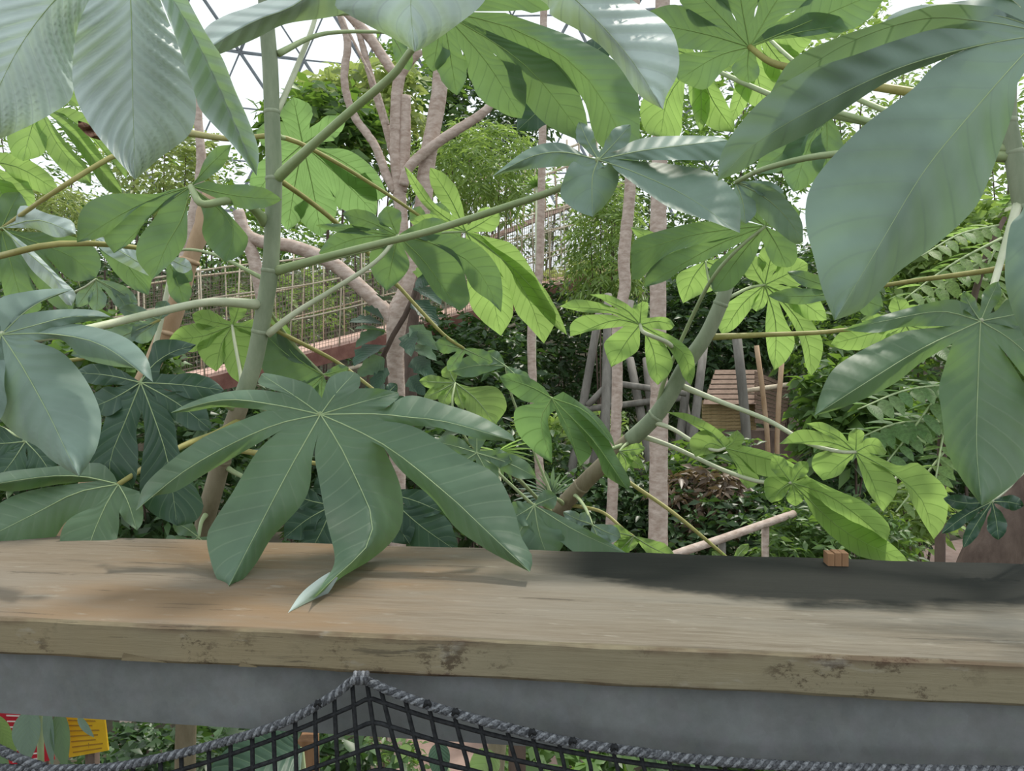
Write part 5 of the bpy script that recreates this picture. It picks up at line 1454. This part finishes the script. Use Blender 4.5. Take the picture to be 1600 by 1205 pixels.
vine = empty('climbing_vine', gnd(600, 5.8), 'broad dark glossy climber wrapped round the forked trunk', 'climber')
tube('stem', [gnd(600, 5.8), P(604, 640, 5.8), P(598, 560, 5.8), P(640, 480, 5.75), P(655, 430, 5.8)], .02, 'bark_dark', vine, n=24)
for x0, y0, x1, y1, w in ((600, 515, 550, 535, 16), (598, 540, 556, 560, 17), (602, 520, 566, 512, 12), (600, 560, 560, 590, 15), (604, 575, 575, 612, 14), (640, 520, 650, 545, 13), (644, 470, 672, 500, 15),
                            (648, 450, 680, 470, 16), (650, 440, 690, 440, 14), (640, 510, 676, 530, 14), (596, 505, 560, 490, 12), (600, 500, 575, 470, 13), (646, 560, 680, 575, 16), (640, 590, 672, 612, 14), (600, 600, 560, 640, 16),
                            (655, 435, 660, 410, 12), (600, 470, 585, 450, 11), (648, 540, 690, 555, 13)):
    jx, jy = RNG.uniform(-14, 14), RNG.uniform(-8, 16)
    blade('leaf', P(x0, y0, 5.75), P(x1 + jx, y1 + jy, 5.6 - RNG.uniform(0, .25)), w * RNG.uniform(.9, 1.35) * 5.7 / F, 'leaf_dark' if RNG.random() < .6 else 'leaf', vine, slits=True, up=(RNG.uniform(-.5, .5), -1, RNG.uniform(.2, 1)))


def fan_palm(label, px, py, d, r_px, a0, a1, n, mat, stem_to):
    c = P(px, py, d)
    o = empty('fan_palm', gnd(stem_to, d), label, 'palm')
    tube('stalk', [c, (c + gnd(stem_to, d)) / 2 + [0, .1, .1], gnd(stem_to, d)], .012, 'petiole_pale', o, n=8)
    for k in range(n):
        a = math.radians(a0 + (a1 - a0) * k / (n - 1))
        r = r_px * RNG.uniform(.85, 1.05)
        blade('leaf_segment', c, P(px + r * math.cos(a), py - r * math.sin(a) * .8, d - .12), 3.6 * d / F, mat, o, fold=.2, sag=.1, n=4)
    return o


fan_palm('pale fan palm leaf below the draped leaf tip', 778, 706, 3.2, 62, -200, 40, 19, 'leaf_young', 790)
fan_palm('fan palm behind the slanting stem', 862, 775, 3.6, 60, 30, 215, 17, 'leaf_sky_sheen', 850)
fan_palm('small bright fan palm beside the thin trunk', 838, 292, 9.5, 30, -30, 210, 15, 'leaf_young', 835)

# pinnate shrub at the right: fronds with leaflets in pairs
pin = empty('pinnate_shrub', gnd(1480, 3.2), 'light green pinnate shrub behind the right edge leaves', 'shrub')
proto = blade('leaflet', (0, 0, 0), (1, 0, 0), .24, 'leaf_glow', None, fold=.08, sag=.1)
proto_mesh = proto.data
bpy.data.objects.remove(proto)
proto2 = blade('leaflet', (0, 0, 0), (1, 0, 0), .24, 'leaf_young', None, fold=.08, sag=.1)
proto_mesh2 = proto2.data
bpy.data.objects.remove(proto2)


def frond(p0, p1, sag_px, n, L_px, young):
    d0 = p0[2]
    mid = ((p0[0] + p1[0]) / 2, (p0[1] + p1[1]) / 2 - sag_px, (p0[2] + p1[2]) / 2)
    pts = [P(*p0), P(*mid), P(*p1)]
    ra = tube('rachis', pts, [.006, .0045, .003], 'petiole', pin, sides=6, n=12)
    c = spline(pts, n + 2)
    for k in range(1, n + 1):
        t = c[k + 1] - c[k - 1]; t /= np.linalg.norm(t)
        for s in (-1, 1):
            lat = np.cross(t, np.array([0, -.5, 1.0])); lat /= np.linalg.norm(lat)
            ax = t * .5 + lat * s + np.array([RNG.uniform(-.1, .1), RNG.uniform(-.1, .1), RNG.uniform(-.35, .05)])
            ax /= np.linalg.norm(ax)
            up = np.array([RNG.uniform(-.3, .3), -.45 + RNG.uniform(-.3, .3), 1.0])
            y = np.cross(up, ax); y /= np.linalg.norm(y)
            z = np.cross(ax, y)
            L = L_px * d0 / F * RNG.uniform(.85, 1.15) * (1 - .25 * abs(k / n - .5))
            lf = bpy.data.objects.new('leaflet', proto_mesh2 if young else proto_mesh)
            COL.objects.link(lf)
            from mathutils import Matrix
            place(lf, c[k], ra)
            m = Matrix(((ax[0], y[0], z[0]), (ax[1], y[1], z[1]), (ax[2], y[2], z[2])))
            lf.rotation_euler = m.to_euler()
            lf.scale = (L, L, L)


tube('stem', [gnd(1480, 3.2), P(1470, 760, 3.2), P(1500, 560, 3.2), P(1540, 400, 3.2), P(1570, 340, 3.2)], [.03, .02, .016, .012, .01], 'bark_dark', pin, n=24)
for p0, p1, sg, n, L, yg in (((1565, 372, 3.1), (1410, 470, 2.9), 8, 9, 34, True), ((1550, 400, 3.2), (1390, 520, 3.1), 12, 9, 36, True), ((1560, 352, 3.2), (1440, 400, 3.0), 10, 8, 34, True),
                              ((1490, 600, 3.2), (1340, 640, 2.9), 10, 8, 40, False), ((1480, 660, 3.2), (1330, 690, 3.0), 14, 8, 42, False), ((1490, 580, 3.2), (1380, 730, 3.0), -4, 8, 38, False),
                              ((1480, 700, 3.2), (1400, 800, 3.0), 0, 6, 34, True), ((1500, 540, 3.2), (1350, 580, 3.1), 12, 8, 40, False), ((1560, 380, 3.3), (1500, 500, 3.2), 0, 7, 32, True), ((1480, 640, 3.2), (1460, 760, 3.0), 0, 7, 34, True),
                              ((1540, 420, 3.3), (1590, 500, 3.2), 4, 6, 34, True), ((1560, 340, 3.3), (1590, 300, 3.2), 4, 5, 36, True)):
    frond(p0, p1, sg, n, L, yg)

# ------------------------------------------------------------------ signs and leaves under the beam at the lower left
def sign(label, q, d, mat, prt, rows, x0, x1):
    c = [P(x, y, d + dd) for x, y, dd in q]
    nrm = np.cross(c[1] - c[0], c[3] - c[0]); nrm /= np.linalg.norm(nrm)
    if nrm[1] > 0: nrm = -nrm
    back = [p - nrm * .004 for p in c]
    o = empty('information_sign', (c[2] + c[3]) / 2, label, 'sign')
    mesh_obj('board', c + back, [(0, 1, 2, 3), (7, 6, 5, 4), (0, 4, 5, 1), (1, 5, 6, 2), (2, 6, 7, 3), (3, 7, 4, 0)], mat, o, smooth=False)
    for k in range(rows):
        v = (k + .8) / (rows + .6)
        a = c[0] + (c[3] - c[0]) * v; b = c[1] + (c[2] - c[1]) * v
        xe = x1 - RNG.uniform(0, .25)
        p, r = a + (b - a) * x0, a + (b - a) * xe
        hgt = (c[3] - c[0]) / np.linalg.norm(c[3] - c[0]) * .0011
        w4 = [p - hgt + nrm * .0012, r - hgt + nrm * .0012, r + hgt + nrm * .0012, p + hgt + nrm * .0012]
        w4 += [x - nrm * .001 for x in w4]
        mesh_obj('text_line', w4, [(0, 1, 2, 3), (0, 4, 5, 1), (1, 5, 6, 2), (2, 6, 7, 3), (3, 7, 4, 0)], prt, o, smooth=False)
    g0 = (c[2] + c[3]) / 2 - nrm * .012
    tube('post', [g0 + np.array([0, 0, .02]), np.array([g0[0], g0[1] + .02, 0])], .012, 'bark_dark', o, n=4)
    return o


sign('red sign with white lines of print below the beam', [(-40, 1108, 0), (70, 1114, 0), (84, 1188, .0), (-30, 1206, 0)], 1.32, 'red_sign', 'white_print', 9, .45, .93)
sign('yellow sign with brown lines of print below the beam', [(98, 1118, 0), (163, 1122, 0), (169, 1173, 0), (108, 1184, 0)], 1.36, 'yellow_sign', 'brown_print', 7, .12, .93)
sl = empty('seedling', gnd(60, 1.15), 'young plant with broad upright leaves in front of the signs', 'plant')
for m in ([(46, 1108), (43, 1190), 13, 'leaf_sky_sheen'], [(93, 1112), (100, 1202), 9, 'leaf'], [(74, 1100), (80, 1200), 5, 'leaf_sky_sheen'], [(-10, 1120), (24, 1180), 9, 'leaf_young'], [(122, 1120), (145, 1152), 3.5, 'leaf_sky_sheen'], [(-20, 1165), (14, 1216), 12, 'leaf']):
    d = 1.16
    k = d / F
    ob = blade('leaf', P(*m[0], d), P(*m[1], d - .03), m[2] * k * 1.7, m[3], sl, fold=.1, sag=.05, up=(0, -1, .3), n=12)
    tube('petiole', [P(*m[0], d), P(m[0][0] + 3, m[0][1] - 40, d + .03), P(60, 1010, d + .05)], .002, 'petiole', ob, n=8)
tube('stem', [P(60, 1005, 1.21), P(64, 1200, 1.25), gnd(60, 1.25)], .005, 'petiole', sl, n=10)
# big dark leaf and brown posts behind the net
ul = empty('understorey_plant', gnd(400, 2.1), 'big dark green leaf behind the net left of the knot', 'plant')
blade('leaf', P(470, 1172, 1.9), P(310, 1230, 1.7), .075, 'leaf_dark', ul, up=(0, -1, .6), n=10)
tube('stem', [P(470, 1172, 1.9), P(480, 1230, 2.0), gnd(400, 2.1)], .008, 'petiole', ul, n=8)
ul2 = empty('understorey_plant', gnd(700, 1.6), 'dark rounded leaf behind the middle of the net', 'plant')
blade('leaf', P(686, 1160, 1.5), P(688, 1222, 1.45), .021, 'leaf_dark', ul2, up=(0, -1, .3), n=10)
blade('leaf', P(770, 1175, 1.6), P(735, 1230, 1.5), .03, 'leaf_young', ul2, up=(0, -1, .5), n=10)
blade('leaf', P(640, 1165, 1.7), P(620, 1185, 1.6), .012, 'leaf_young', ul2, up=(0, -1, .5), n=8)
tube('stem', [P(686, 1160, 1.5), P(720, 1240, 1.6), gnd(700, 1.6)], .005, 'petiole', ul2, n=8)
for x, lab, d in ((478, 'brown timber post behind the net left of its knot', 2.3), (808, 'dark timber post behind the net in the middle', 2.3)):
    po = empty('timber_post', gnd(x, d), lab, 'post')
    box('shaft', (P(x, 1150, d) + gnd(x, d)) / 2 + np.array([0, .02, 0]), RIGHT * .026, np.array([0, .03, 0]), np.array([0, 0, (P(x, 1140, d)[2]) / 2]), 'block' if x < 500 else 'bark_dark', po)
    box('cap', P(x, 1140, d) + np.array([0, .02, .02]), RIGHT * .034, np.array([0, .038, 0]), np.array([0, 0, .012]), 'bark_dark', po)

for o in bpy.data.objects:
    if '_org' in o.keys():
        del o['_org']
